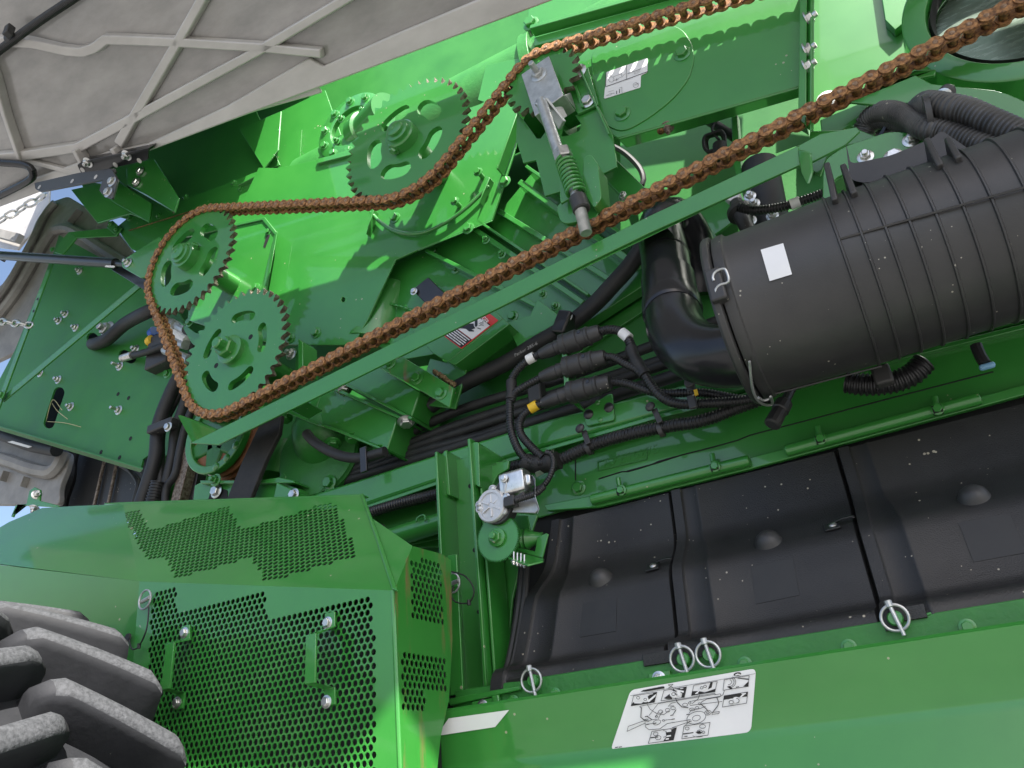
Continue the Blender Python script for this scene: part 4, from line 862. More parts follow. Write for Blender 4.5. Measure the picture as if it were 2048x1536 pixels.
# ================================================================== black moulded covers
PROF = [(.118, 1.918), (.110, 1.875), (.103, 1.842), (.096, 1.826), (.082, 1.810), (.050, 1.782), (.040, 1.772), (.034, 1.758), (.024, 1.715), (.014, 1.678), (.008, 1.668), (-.006, 1.663), (-.040, 1.657), (-.047, 1.652), (-.050, 1.644), (-.050, 1.628)]
pf = [Vector((0, a, b)) for a, b in PROF]
def cover_pt(x, k, d=0.0):
    t = (pf[min(k + 1, len(pf) - 1)] - pf[max(k - 1, 0)]).normalized(); n = Vector((0, t.z, -t.y))
    if n.y > 0: n = -n
    return Vector((x, pf[k].y, pf[k].z)) + n * d
def on_cover(px, py):
    """point of the cover profile under a pixel"""
    best = None
    for k in range(len(pf) - 1):
        a, b = pf[k], pf[k + 1]; t = (b - a); n = Vector((0, t.z, -t.y)); p = PP(px, py, a, n); s = (p - a).dot(t) / t.dot(t); s = (Vector((0, p.y, p.z)) - a).dot(t) / t.dot(t)
        if -.001 <= s <= 1.001 and (best is None or p.y < best[0].y): best = (p, n.normalized() if n.y < 0 else -n.normalized(), t.normalized())
    return best
def cover(x0, x1, left_taper, label, ridge):
    t = thing('service_cover', label, 'cover', ((x0 + x1) / 2, 0, 1.62))
    w_ = x1 - x0
    secs = [(0, -.004), (.002, .0055), (.017, .0055), (.019, .001), (.021, 0), (.052, 0), (.054, .0018), (.058, .0018), (.060, .0002), (w_ * .5, 0), (w_ * .8, .0), (w_ - .003, 0), (w_, -.006)]
    rings = []
    for dx, d in secs:
        ln = []
        for k in range(len(pf)):
            f = 1 - max(0, min(1, (pf[k].z - 1.63) / .28)); sh_ = -left_taper * f * (1 - dx / w_)
            jog = ridge * .012 * max(0, min(1, (pf[k].z - 1.80) / .02)) if .05 < dx < .062 else 0
            ln.append(cover_pt(x0 + dx + sh_ - jog, k, d))
        rings.append(ln + [p + Vector((0, .02, 0)) for p in reversed(ln)])
    obj('moulding', hull_ring(rings), 'black_cover', t, 0, 50)
    return t
CV = [cover(-.555, -.333, .055, 'black textured plastic service cover beside the gear motor column', 1), cover(-.331, -.064, .0, 'black textured plastic service cover between its two neighbours, joined by a latch on each side', 1), cover(-.062, .30, .0, 'black textured plastic service cover under the air filter canister with the highest domed knob', 1)]
for t, dm, sq in zip(CV, [(1202, 1158), (1537, 1084), (1948, 995)], [[(1166, 1208), (1234, 1194), (1232, 1263), (1161, 1275)], [(1503, 1135), (1586, 1118), (1599, 1191), (1512, 1209)], [(1917, 1047), (2020, 1028), (2052, 1106), (1948, 1125)]]):
    p, n, tt = on_cover(*dm)
    obj('knob', lathe(p, n, [(-.002, .021), (0, .020), (.004, .0185), (.010, .0155), (.0145, .010), (.0165, .004), (.0168, .001)], 28), 'black_plastic', t, sharp=70)
    ps = [on_cover(*u)[0] for u in sq]; obj('nameplate', prism([v + n * .0008 for v in ps], n * -.004), 'black_flat', t)
# latches between covers
for px_, lab_ in [((1308, 1136), 'small black spring latch joining the cover by the column to its neighbour'), ((1667, 1055), 'small black spring latch joining the cover with the highest knob to its neighbour')]:
    p, n, tt = on_cover(*px_); la = thing('cover_latch', lab_, 'latch', p)
    obj('base', prism([p + Vector((1, 0, 0)) * a + tt * b + n * .002 for a, b in ((-.012, -.009), (.009, -.011), (.010, .010), (-.011, .012))], n * .0025), 'black_metal', la, .0006)
    obj('hook', hull_ring([[p + Vector((s, 0, 0)) + tt * (-.004 + b) + n * h for b, h in ((-.003, h0), (.003, h0), (.003, h0 + .002), (-.003, h0 + .002))] for s, h0 in ((.004, .006), (.014, .0085), (.026, .0085), (.031, .006))]), 'black_metal', la, .0005)
    bolt(la, p + n * .0045, .0045, 'carriage', 'zinc', n)
# rubber edge seal of the first cover
es = thing('edge_seal', 'black rubber edge seal bending down beside the cover and column', 'seal', P(1040, 1200, .05))
for k, off in enumerate((0, 9)):
    obj('bead', tube([P(1053 + off, 1035, .105), P(1047 + off, 1090, .085), P(1044 + off, 1130, .055), P(1039 + off, 1200, .04), P(1025 + off, 1290, .03), P(1012 + off, 1345, .01), P(1000 + off * 1.5, 1366, -.03)], .0065, 10), 'black_rubber', es)
obj('foot_bead', tube([P(998, 1368, -.035), P(1020, 1362, -.045), P(1060, 1352, -.05)], .006, 8), 'black_rubber', es)
# ================================================================== lower body panel
ep = bp('sill_strip', prism([Vector((x, -.052, z)) for x, z in ((-.67, 1.640), (.4, 1.640), (.4, 1.606), (-.67, 1.606))], (0, .006, 0)), 'green_cast')
lowp = bp('lower_panel', hull_ring([[Vector((x, y, z)) for y, z in ((-.055, 1.611), (-.114, 1.610), (-.118, 1.606), (-.111, 1.5735), (-.104, 1.541), (-.104, 1.533), (-.107, 1.526), (-.195, 1.37), (-.192, 1.37), (-.10, 1.524), (-.098, 1.545), (-.055, 1.606))] for x in (-.665, .42)]), bevel=0)
for u in [(1225, 0), (1490, 0)]: pass
for p, m_, k_ in [((965, 1413), 'zinc', 'nut'), ((1318, 1357), 'zinc', 'nut')]:
    bp('bolt_pad', rplate([(p[0] - 22, p[1] - 10), (p[0] + 22, p[1] - 18), (p[0] + 24, p[1] + 12), (p[0] - 20, p[1] + 16)], -.058, .006, .002), parent=ep); bolt(ep, P(*p, -.058), .0065, k_, m_)
for p in [(1027, 1403), (1111, 1389), (1490, 1328), (1698, 1294), (1935, 1254)]: bolt(ep, P(*p, -.054), .0065, 'bolt')
bp('corner_ledge', prism(PL([(893, 1398), (1000, 1378), (1042, 1372), (1040, 1380), (900, 1412)], -.06), (0, .10, 0)))
bp('corner_gusset', prism(PL([(982, 1392), (996, 1389), (1000, 1416), (990, 1418)], -.062), (0, .008, 0)))
bp('corner_block', prism(PL([(896, 1408), (985, 1390), (985, 1425), (905, 1440), (893, 1435)], -.04), (0, .03, 0)))
LPN = Vector((0, -.065, -.014)).normalized(); LPO = Vector((0, -.118, 1.606))
def LPP(off): return lambda a, b: PP(a, b, LPO + LPN * off, LPN)
rf = bp('white_reflector', prism([LPP(.0015)(*u) for u in [(873, 1472), (897, 1437), (1018, 1420), (990, 1454)]], -LPN * .001), 'white_label', 0, parent=lowp)
# ================================================================== linch pins
for k, (p, s, lab_) in enumerate([((1064, 1361), 1, 'zinc linch pin with round ring at the foot of the cover beside the column'), ((1365, 1318), 1, 'zinc linch pin with round ring, one of a close pair, nearer the column'), ((1417, 1309), 1, 'zinc linch pin with round ring, one of a close pair, farther from the column'), ((1790, 1236), .95, 'lone zinc linch pin with round ring beside the empty green slot')]):
    c0 = P(*p, -.062); t = thing('linch_pin', lab_, 'linch pin', c0, 'cover linch pins'); rr = .0158 * s
    obj('ring', sweep([c0 + Vector((cos(2 * pi * i / 28) * rr, -.002, sin(2 * pi * i / 28) * rr)) for i in range(29)], .0019, 8, cap=False), 'galvanised', t)
    obj('pin', cyl(c0 + Vector((-.002, -.001, .018)), c0 + Vector((.004, -.002, -.021)), .0026, 10), 'galvanised', t)
    obj('head', lathe(c0 + Vector((-.0025, -.001, .021)), (.1, 0, -1), [(0, .0035), (.001, .0045), (.008, .0045), (.009, .003)], 10), 'galvanised', t)
    obj('loop', lathe(c0 + Vector((0, .014, 0)), (0, -1, 0), [(0, .009), (.012, .009), (.014, .0075)], 16), 'green_paint', t)
for p in [(1855, 1228)]:
    c0 = P(*p, -.055); bp('empty_slot', rplate(stad((p[0] - 8, p[1] + 2), (p[0] + 8, p[1] - 2), 7), -.0515, .003, .003), 'black_void', 0, parent=ep); bp('slot_tab', rplate(stad((p[0] - 5, p[1] + 2), (p[0] + 5, p[1] - 1), 3), -.053, .004, .002), parent=ep)
for p in [(1318, 1316), (1402, 1301), (1810, 1228)]:
    c0 = P(*p, -.0535); bp('catch_plate', box(c0, .045, .004, .016), 'black_cover', .001, parent=ep)
# ================================================================== air filter canister
AX, AYC, AZC, AR = Vector((1, 0, 0)), -.08, 2.082, .1205
af = thing('air_filter_canister', 'large ribbed black plastic air filter canister with a blank white label', 'air filter', (.2, AYC, AZC - AR))
def PC(px, py, r=AR):
    d = ray(px, py); oy, oz = CAM.y - AYC, CAM.z - AZC; A = d.y ** 2 + d.z ** 2; B = oy * d.y + oz * d.z; C = oy * oy + oz * oz - r * r
    s = B * B - A * C; return CAM + d * ((-B - sqrt(max(0, s))) / A)
def cxp(px, py): return PC(px, py).x
ribx = [PC(*u).x for u in zk([(1240, 440), (1360, 440), (1480, 420), (1600, 400), (1730, 370), (1860, 330), (2000, 300)])]
ribx += [ribx[-1] + .034 * i for i in (1, 2, 3, 4, 5)]
prof = [(-.128, AR * .6), (-.128, AR - .006), (-.126, AR + .002), (-.120, AR + .004), (-.112, AR + .004), (-.110, AR + .0005), (-.106, AR - .001)]
for i, x in enumerate(ribx):
    prof += [(x - .0022, AR - .0006 * i), (x - .001, AR + .0026 - .0006 * i), (x + .001, AR + .0026 - .0006 * i), (x + .0022, AR - .0006 * i)]
prof += [(.62, AR - .01), (.63, AR - .03), (.63, .02)]
obj('shell', lathe(Vector((0, AYC, AZC)), AX, prof, 96), 'black_plastic', af, sharp=30)
obj('end_ring', lathe(Vector((-.128, AYC, AZC)), AX, [(-.014, AR - .012), (-.014, AR + .004), (-.010, AR + .007), (-.003, AR + .007), (-.001, AR + .003), (.0, AR - .01)], 96), 'black_plastic', af, .001, sharp=30)
def on_cyl(px, py, d=.0012): p = PC(px, py); n = Vector((0, p.y - AYC, p.z - AZC)).normalized(); return p + n * d
def cyl_patch(quad, nu, nv, d, m, name, parent):
    V = []; F = []
    for j in range(nv + 1):
        for i in range(nu + 1):
            u, v = i / nu, j / nv; a = Vector(quad[0]).lerp(Vector(quad[1]), u).lerp(Vector(quad[3]).lerp(Vector(quad[2]), u), v); V.append(on_cyl(a.x, a.y, d))
    n1 = nu + 1
    for j in range(nv):
        for i in range(nu): F.append((j * n1 + i, j * n1 + i + 1, (j + 1) * n1 + i + 1, (j + 1) * n1 + i))
    return obj(name, (V, F), m, parent)
cyl_patch(zk([(777, 243), (886, 211), (928, 360), (820, 393)]), 8, 10, .0012, 'white_label', 'blank_label', af)
obj('body_seam', sweep([on_cyl(*Vector(zk([(1155, 190)])[0]).lerp(Vector(zk([(2300, -130)])[0]), i / 30), .0005) for i in range(31)], .0016, 5), 'black_plastic', af)
obj('body_seam', sweep([on_cyl(*Vector(zk([(840, 935)])[0]).lerp(Vector(zk([(1360, 800)])[0]), i / 20), .0005) for i in range(21)], .0016, 5), 'black_plastic', af)
# mounting saddle on top
obj('saddle', prism(rounded(PL(q([(-40, 1190), (0, 1400), (340, 1330), (700, 1180), (780, 1110), (1100, 1330), (900, 1500), (100, 1560), (0, 1530)], 1700, 0, 4.267), -.14), .01), (0, .06, 0)), 'black_plastic', af, .003)
z3 = lambda pts: q(pts, 1200, 0, 2.415)
for a, b in [((1110, 850), (1150, 1030)), ((1190, 860), (1245, 1000)), ((1590, 740), (1655, 870)), ((1690, 740), (1745, 840))]:
    A, B = P(*z3([a])[0], -.15), P(*z3([b])[0], -.17); obj('saddle_rib', bar(A, B, (0, 1, 0), .05, .008), 'black_plastic', af, .002)
# wire clips on the end ring
for u0, pts in [((1, 0), [(550, 390), (545, 370), (560, 345), (600, 332), (615, 355), (622, 385), (615, 400), (580, 410), (560, 430), (562, 455), (582, 480)]), ((0, 1), [(722, 780), (735, 900), (760, 965), (800, 990), (832, 985), (825, 950), (822, 958), (790, 968), (765, 955)])]:
    obj('wire_clip', tube([PC(*u, AR + .012) for u in zk(pts)], .0019, 8, .004), 'galvanised', af)
obj('clip_block', box(PC(*zk([(565, 420)])[0], AR + .002), .022, .02, .05), 'black_plastic', af, .003)
# intake pipe with elbows
ip = thing('intake_pipe', 'smooth black plastic intake pipe with elbow and collar entering the filter canister', 'pipe', P(1340, 640, -.05))
main = [P(1328, 500, .06), P(1336, 560, .035), P(1345, 625, .0), P(1355, 665, -.03), P(1385, 698, -.055), P(1430, 712, -.07), P(1490, 708, -.08), P(1560, 690, -.08)]
obj('lower_elbow', sweep(smooth_path(main[1:], .008), .047, 36), 'black_gloss', ip, sharp=60)
up0 = smooth_path([P(1396, 590, .22), P(1392, 540, .20), P(1380, 480, .16), P(1350, 440, .12), P(1322, 455, .09), P(1330, 515, .058), P(1340, 600, .014)], .008)
obj('upper_elbow', sweep(up0, .0435, 36), 'black_gloss', ip, sharp=60)
a_ = P(1343, 612, .006); d_ = (P(1352, 655, -.02) - P(1336, 560, .035)).normalized()
obj('collar', lathe(a_ - d_ * .012, d_, [(-.008, .0435), (-.002, .047), (.0, .0492), (.03, .0502), (.034, .049), (.038, .0475)], 40), 'black_gloss', ip, sharp=25)
obj('weld_seam', lathe(P(1331, 515, .058), (P(1340, 600, .014) - P(1331, 515, .058)).normalized(), [(0, .0438), (.002, .0446), (.004, .0438)], 40, cap=False), 'black_gloss', ip)
# ================================================================== hydraulic pipes behind the harness
hp = thing('hydraulic_pipe_bundle', 'bundle of parallel black hydraulic pipes running up behind the wiring connectors', 'pipes', P(1000, 850, .16))
for pts, r in [([(690, 945), (740, 912), (900, 828), (1150, 748), (1440, 640), (1560, 590)], .0105), ([(690, 952), (760, 912), (930, 845), (1200, 760), (1500, 662), (1600, 625)], .0105), ([(690, 960), (800, 905), (1000, 838), (1300, 738), (1500, 672)], .0105), ([(680, 965), (830, 920), (1000, 866), (1300, 768), (1500, 700)], .0125), ([(670, 960), (760, 930), (850, 900), (960, 872), (1040, 846)], .011)]:
    obj('pipe', tube(PL(pts, .17), r, 14, .02), 'black_rubber', hp)
for u in [(450, 700)]: obj('pipe_clamp', box(P(*zh([u])[0], .15), .03, .03, .05), 'black_plastic', hp, .004)
fh = thing('feed_hose', 'thick printed black hydraulic hose held by a clamp above the connectors', 'hose', P(1125, 655, .14))
obj('rubber', tube(PL([(860, 812), (926, 768), (1010, 727), (1070, 690), (1130, 655), (1185, 612), (1225, 570), (1262, 528), (1300, 470)], .15), .0175, 18), 'black_rubber', fh)
obj('clamp', box(P(1132, 652, .135), .03, .05, .05, Matrix.Rotation(.5, 3, 'Y')), 'black_metal', fh, .004); bolt(fh, P(1135, 634, .12), .008, 'bolt', 'galvanised')
a_ = P(1030, 716, .1315); b_ = P(1085, 684, .1315); text(fh, 'Parker 285-6', .011, a_ + Vector((0, -.001, .002)), (b_ - a_), (0, 0, 1), 'print_grey', 'printed_marking')
# ================================================================== wiring harness
wh = thing('wiring_harness', 'black corrugated wiring harness with three round plugs on a green bracket', 'wiring harness', P(1100, 850, .05))
YW = .05
bk2 = obj('bracket', prism([P(1120, 672, YW), P(1126, 668, YW), P(1132, 690, YW), P(1140, 790, YW), P(1168, 820, YW + .04), P(1164, 820, YW + .04), P(1136, 800, YW), P(1128, 770, YW)], (0, .035, 0)), 'green_paint', wh, .001)
for (a, b, la_, lb_) in [((690, 245), (1060, 112), (480, 332), (700, 240)), ((725, 462), (1110, 355), (490, 552), (720, 465)), ((765, 702), (1155, 598), (505, 800), (745, 708))]:
    A, B = P(*zh([a])[0], YW), P(*zh([b])[0], YW); L = (B - A).length; d = B - A
    pg = obj('plug', lathe(A, d, [(0, .017), (0, .0205), (.010, .0215), (.012, .0195), (.022, .0205), (.034, .0205), (.036, .018), (.05, .0175), (.052, .0185), (.056, .0185), (.058, .016), (L - .004, .0145), (L, .0125)], 24), 'black_plastic', wh, sharp=25)
    nu = obj('hex_ring', lathe(A + d.normalized() * -.002, d, [(0, .0215), (.006, .0215)], 6), 'black_plastic', pg, .001)
    obj('key_window', box(A.lerp(B, .55) + Vector((0, -.0175, .004)), .006, .002, .006), 'black_gloss', pg)
    A, B = P(*zh([lb_])[0], YW), P(*zh([la_])[0], YW); L = (B - A).length
    obj('socket', lathe(A, B - A, [(0, .013), (.014, .0145), (.016, .0125), (.024, .0135), (L * .7, .0125), (L, .010)], 20), 'black_plastic', wh, sharp=25)
def loom(pts, r, y=YW, name='loom', pitch=.0052): return obj(name, corrugated(PL([(u[0], u[1]) + tuple(u[2:]) for u in zh(pts)], y), r, pitch), 'loom', wh)
loom([(490, 325), (400, 368), (290, 450), (215, 560), (195, 680), (190, 800), (190, 900), (200, 1050), (260, 1220), (340, 1330), (430, 1375), (520, 1370)], .0078)
loom([(490, 555), (400, 600), (310, 650), (240, 700), (205, 780)], .0078)
loom([(510, 800), (420, 838), (330, 905), (285, 990), (295, 1090), (360, 1180), (450, 1270), (510, 1320)], .0078)
loom([(1050, 112), (1150, 92), (1250, 110), (1330, 190), (1380, 320), (1430, 430), (1500, 550), (1590, 680), (1700, 770), (1850, 808), (2050, 800), (2400, 775), (2700, 720)], .0085)
loom([(1105, 350), (1200, 365), (1300, 420), (1400, 470), (1450, 520)], .0078)
loom([(1150, 600), (1280, 605), (1420, 645), (1560, 690), (1700, 705), (1900, 700), (2100, 705), (2400, 760), (2700, 760)], .0078, YW + .012)
loom([(90, 1470), (250, 1405), (420, 1385), (560, 1375), (700, 1330), (850, 1260), (1000, 1195), (1200, 1130), (1400, 1080), (1600, 1040), (1800, 1005), (1950, 985), (2150, 930), (2350, 850), (2600, 760)], .0115, .075, 'trunk_loom', .0062)
loom([(-1300, 1900), (-1100, 1830), (-900, 1770), (-700, 1720), (-500, 1670), (-300, 1610), (-100, 1540), (90, 1470)], .0115, .09, 'trunk_loom', .0062)
loom([(540, 1270), (590, 1290), (610, 1360), (600, 1440), (560, 1530), (500, 1600), (400, 1640)], .0052, .02, 'motor_lead', .0042)
obj('tape_wrap', sweep(smooth_path(PL(zh([(340, 1370), (430, 1385), (520, 1385), (600, 1365), (660, 1345)]), .06), .006), lambda i, s: .017 + .0015 * sin(i * 1.7), 14), 'tape', wh)
obj('tape_wrap', sweep(smooth_path(PL(zh([(1350, 260), (1390, 370), (1440, 450), (1490, 530)]), YW), .006), lambda i, s: .0105 + .0008 * sin(i * 1.3), 12), 'tape', wh)
obj('tape_wrap', sweep(smooth_path(PL(zh([(205, 580), (205, 680), (200, 760)]), YW), .006), lambda i, s: .0098 + .0006 * sin(i * 1.3), 12), 'tape', wh)
for a, b, m_ in [((360, 385), (425, 352), 'white_tape'), ((385, 855), (455, 812), 'yellow_tape'), ((1265, 118), (1335, 178), 'white_tape')]:
    A, B = P(*zh([a])[0], YW), P(*zh([b])[0], YW); obj('marker_sleeve', cyl(A, B, .0098, 16), m_, wh)
for p in [(925, 1120), (1600, 915)]:
    c0 = P(*zh([p])[0], .075); tcl = obj('loom_clip', join(lathe(c0 + Vector((-.004, -.012, .012)), (-.2, -1, .3), [(0, .009), (.004, .009), (.007, .005)], 14), bar(c0 + Vector((0, -.008, .008)), c0 + Vector((.008, -.016, -.022)), (1, 0, 0), .010, .004)), 'black_plastic', wh, .001)
for p in [(950, 1230), (1640, 1055)]: obj('tie_band', lathe(P(*zh([p])[0], .075), (1, 0, .12), [(-.004, .0128), (.004, .0128)], 18), 'black_plastic', wh)
obj('clip_post', box(P(*zk([(435, 890)])[0], .06), .014, .012, .03), 'black_plastic', wh, .002)
obj('clip_foot', box(P(*zk([(446, 975)])[0], .036), .014, .006, .024), 'black_plastic', wh, .002)
obj('clip_head', lathe(P(*zk([(435, 885)])[0], .045), (0, -1, 0), [(0, .009), (.006, .009)], 14), 'black_plastic', wh, .002)
obj('clip_tag', box(P(*zk([(464, 930)])[0], .035), .006, .003, .010), 'yellow_tape', wh)
dt = thing('loose_plug', 'black capped wiring plug dangling below the filter canister', 'plug', P(1552, 830, .03))
A, B = P(*zk([(895, 970)])[0], .04), P(*zk([(828, 1090)])[0], .02); obj('body', lathe(A, B - A, [(-.03, .006), (0, .008), (.004, .013), (.02, .0135), (.022, .0115), (.045, .0125), (.05, .0125), (.052, .009)], 12), 'black_plastic', dt, sharp=25)
bl = thing('filter_drain_loom', 'black corrugated hose sagging below the filter canister', 'hose', P(1770, 760, .05))
obj('conduit', corrugated(PL(zk([(1190, 880), (1260, 890), (1340, 890), (1430, 875), (1510, 840), (1570, 780)]), .04), .017, .007), 'loom', bl)
obj('clamp', box(P(*zk([(1365, 850)])[0], .02), .025, .02, .03), 'black_plastic', bl, .004)
tc = thing('blue_connector', 'small pale blue tipped connector hanging from a short black lead', 'connector', P(1972, 735, .08))
obj('lead', tube(PL(zk([(1815, 700), (1835, 750), (1860, 790)]), .06), .008, 10), 'loom', tc); obj('tip', box(P(*zk([(1870, 803)])[0], .06), .020, .010, .008), 'pale_blue', tc, .003)
# ================================================================== gear motor
zq = lambda pts: q(pts, 920, 920, 6.68)
gm = thing('gear_motor', 'small silver gear motor with round ribbed cap on a green column', 'motor', P(1010, 1010, -.04)); YGM = -.04
gc = P(*zq([(430, 615)])[0], YGM); gr_ = .0285
obj('gear_cap', lathe(gc, (-.1, -1, -.05), [(-.02, gr_), (0, gr_), (.004, gr_ * .98), (.006, gr_ * .92), (.006, gr_ * .76), (.004, gr_ * .73), (.004, .004), (.0045, .001)], 40), 'cast_aluminium', gm, sharp=30)
for i in range(6):
    a = 2 * pi * i / 6 + .5; obj('cap_rib', bar(gc + Vector((cos(a) * .005, -.0045, sin(a) * .005)), gc + Vector((cos(a) * .019, -.0045, sin(a) * .019)), (0, 1, 0), .003, .003), 'cast_aluminium', gm, .0005)
for u in [(265, 600), (268, 655), (590, 610), (580, 680), (440, 390)]:
    c0 = P(*zq([u])[0], YGM); obj('cap_lug', lathe(c0 + Vector((0, .012, 0)), (0, -1, 0), [(0, .0075), (.014, .0075), (.016, .006)], 16), 'cast_aluminium', gm); bolt(gm, c0 + Vector((0, -.004, 0)), .0035, 'carriage', 'galvanised')
obj('cap_neck', prism(rounded(PL(zq([(300, 540), (430, 340), (480, 330), (500, 430), (590, 570), (430, 700)]), YGM), .006), (0, .012, 0)), 'cast_aluminium', gm, .002)
obj('gear_body', lathe(gc + Vector((.006, .002, -.002)), (0, 1, 0), [(0, gr_ * 1.02), (.022, gr_ * 1.02)], 32), 'black_plastic', gm)
obj('motor_flange', prism(rounded(PL(zq([(485, 340), (560, 250), (570, 230), (630, 520), (580, 540), (540, 480)]), YGM - .004), .003), (0, .03, 0)), 'black_plastic', gm, .002)
A, B = P(*zq([(590, 370)])[0], YGM + .012), P(*zq([(930, 270)])[0], YGM + .012)
u_, v_, d_ = frame_of(B - A); L = (B - A).length
def rr_ring(o, a, b, r, n=4):
    pts = []
    for sx, sy, s0 in ((1, 1, 0), (-1, 1, pi / 2), (-1, -1, pi), (1, -1, 3 * pi / 2)):
        for i in range(n + 1): t = s0 + pi / 2 * i / n; pts.append(o + u_ * (sx * (a - r) + r * cos(t)) + v_ * (sy * (b - r) + r * sin(t)))
    return pts
obj('motor_can', hull_ring([rr_ring(A + d_ * s, .0165 * k, .021 * k, .008 * k) for s, k in ((0, 1.0), (L * .86, 1.0), (L * .93, .93), (L * .95, .5), (L * 1.08, .42), (L * 1.1, .3))]), 'zinc', gm, .001, sharp=30)
obj('can_flange', prism(rounded(PL(zq([(555, 230), (590, 225), (625, 300), (600, 430), (650, 500), (620, 528), (590, 480)]), YGM - .006), .003), (0, .025, 0)), 'galvanised', gm, .001)
for u in [(585, 243), (620, 500)]: bolt(gm, P(*zq([u])[0], YGM - .008), .005, 'bolt', 'zinc')
obj('shield_bracket', prism(PL(zq([(690, 700), (720, 620), (760, 560), (1000, 480), (1050, 660), (1000, 710)]), YGM + .005), (0, .004, 0)), 'galvanised', gm, .001)
obj('shield_bracket', hull_ring([[P(*zq([u])[0], yy) for u in ((960, 200), (1000, 250), (1000, 480), (1055, 650), (1030, 720))] + [P(*zq([(u[0] + 6, u[1])])[0], yy) for u in ((1030, 720), (1055, 650), (1000, 480), (1000, 250), (960, 200))] for yy in (YGM - .02, YGM + .05)]), 'galvanised', gm, .001)
obj('shield_tab', prism([P(*zq([u])[0], yy) for u, yy in (((1000, 170), -.05), ((1060, 145), -.04), ((1118, 185), -.01), ((1020, 235), -.04))], (0, .003, .002)), 'galvanised', gm, .001)
obj('lead_plug', join(box(P(*zq([(680, 560)])[0], YGM - .005), .02, .016, .018), lathe(P(*zq([(740, 540)])[0], YGM - .01), (1, 0, .3), [(0, .006), (.02, .006)], 10)), 'black_plastic', gm, .002)
obj('lead_sleeve', corrugated(PL(zq([(770, 530), (900, 490), (1030, 440), (1130, 350)]), YGM - .012), .0052, .0035), 'loom', gm)
# spur gear, spool and bracket
sg_c = P(*zq([(505, 1040)])[0], -.03); sr = .0365; n_t = 84
sg = thing('spur_gear', 'green fine toothed spur gear with a big centre nut below the motor', 'gear', sg_c)
out = []
for i in range(n_t):
    a = 2 * pi * i / n_t; st = 2 * pi / n_t
    for da, r in ((0, sr), (.25, sr), (.38, sr + .0026), (.62, sr + .0026), (.75, sr)): out.append((sg_c.x + r * cos(a + da * st), sg_c.z + r * sin(a + da * st)))
obj('toothed_disc', cdt_plate(out, [], lambda u, v: Vector((u, sg_c.y, v)), (0, 1, 0), .008), 'green_paint', sg, 0)
obj('washer', lathe(sg_c, (0, -1, 0), [(0, .0145), (.0025, .014), (.003, .012)], 24), 'green_paint', sg); bolt(sg, sg_c + Vector((0, -.003, 0)), .0105, 'nut', 'green_paint', spin=.4)
A = P(*zq([(700, 1080)])[0], .02); obj('spool', lathe(A, (1, .1, -.1), [(0, .014), (.004, .017), (.008, .014), (.012, .018), (.016, .0145), (.020, .018), (.024, .0145), (.028, .018), (.034, .014), (.05, .009), (.055, .009)], 24), 'green_paint', sg, sharp=25)
obj('back_plate', prism(PL(zq([(700, 740), (900, 740), (965, 1060), (760, 1110)]), .03), (0, .004, 0)), 'green_paint', sg, .001)
obj('angle_bracket', prism(PL(zq([(640, 1180), (1100, 1310), (1180, 990), (1150, 975), (1030, 1030), (1000, 1220), (700, 1150)]), .012), (0, .004, 0)), 'green_paint', sg, .001)
obj('angle_bracket', prism([P(*zq([u])[0], yy) for u, yy in (((640, 1190), .01), ((1125, 1320), .01), ((1110, 1345), -.02), ((900, 1400), -.04), ((640, 1300), -.03))], (0, .001, -.003)), 'green_paint', sg, .001)
for u in [(720, 1355), (768, 1370), (815, 1378), (860, 1395)]:
    p1 = P(*zq([u])[0], -.03); p0 = P(*zq([(u[0], u[1] - 130)])[0], -.03); obj('screw_shank', cyl(p0, p1, .0017, 8), 'zinc', sg); bolt(sg, p1, .0036, 'nut', 'zinc', (0, -.3, -1), spin=0)
# ================================================================== perforated guard
gd = thing('perforated_guard', 'folded green sheet metal guard with stepped fields of round holes beside the tyre', 'guard', P(550, 1500, -.25))
z2 = lambda pts: q(pts, 0, 960, 2.667)
YF = -.25
def inside(p, poly):
    r = False; n = len(poly)
    for i in range(n):
        a, b = poly[i], poly[(i + 1) % n]
        if (a[1] > p[1]) != (b[1] > p[1]) and p[0] < (b[0] - a[0]) * (p[1] - a[1]) / (b[1] - a[1]) + a[0]: r = not r
    return r
def hexholes(polys, pitch, r, n=9):
    out = []; row = pitch * .866
    xs = [p[0] for q_ in polys for p in q_]; ys = [p[1] for q_ in polys for p in q_]
    j = 0; y = min(ys)
    while y <= max(ys):
        x = min(xs) + (pitch / 2 if j % 2 else 0)
        while x <= max(xs):
            if any(inside((x, y), q_) for q_ in polys): out.append(circ2((x, y), r, n))
            x += pitch
        y += row; j += 1
    return out
def plane_sheet(name, outer_px, fields_px, to_plane, o, ux, uy, pitch, r, t, m='green_paint'):
    ux = Vector(ux).normalized(); uy = Vector(uy).normalized(); nrm = ux.cross(uy)
    if (CAM - o).dot(nrm) < 0: nrm = -nrm
    f2 = lambda p: (lambda v: (v.dot(ux), v.dot(uy)))(to_plane(*p) - o)
    out2 = [f2(p) for p in outer_px]; fld = [[f2(p) for p in f] for f in fields_px]
    hl = hexholes(fld, pitch, r) if fld else []
    return obj(name, cdt_plate(out2, hl, lambda u, v: o + ux * u + uy * v, nrm, -t), m, gd, 0, 30)
crL, crR = (279, 1163), (786, 1181)
front_out = [crL, crR, (801, 1560), (806, 1700), (250, 1700), (262, 1400), (268, 1300)]
main_f = z2([(815, 600), (938, 578), (942, 712), (1412, 600), (1424, 745), (1990, 622), (2000, 1545), (2010, 1900), (1050, 1900), (800, 1400), (795, 1000), (800, 800)])
plane_sheet('front_sheet', front_out, [main_f], lambda a, b: P(a, b, YF), P(*crR, YF), (1, 0, 0), (0, 0, 1), .0102, .0043, .002)
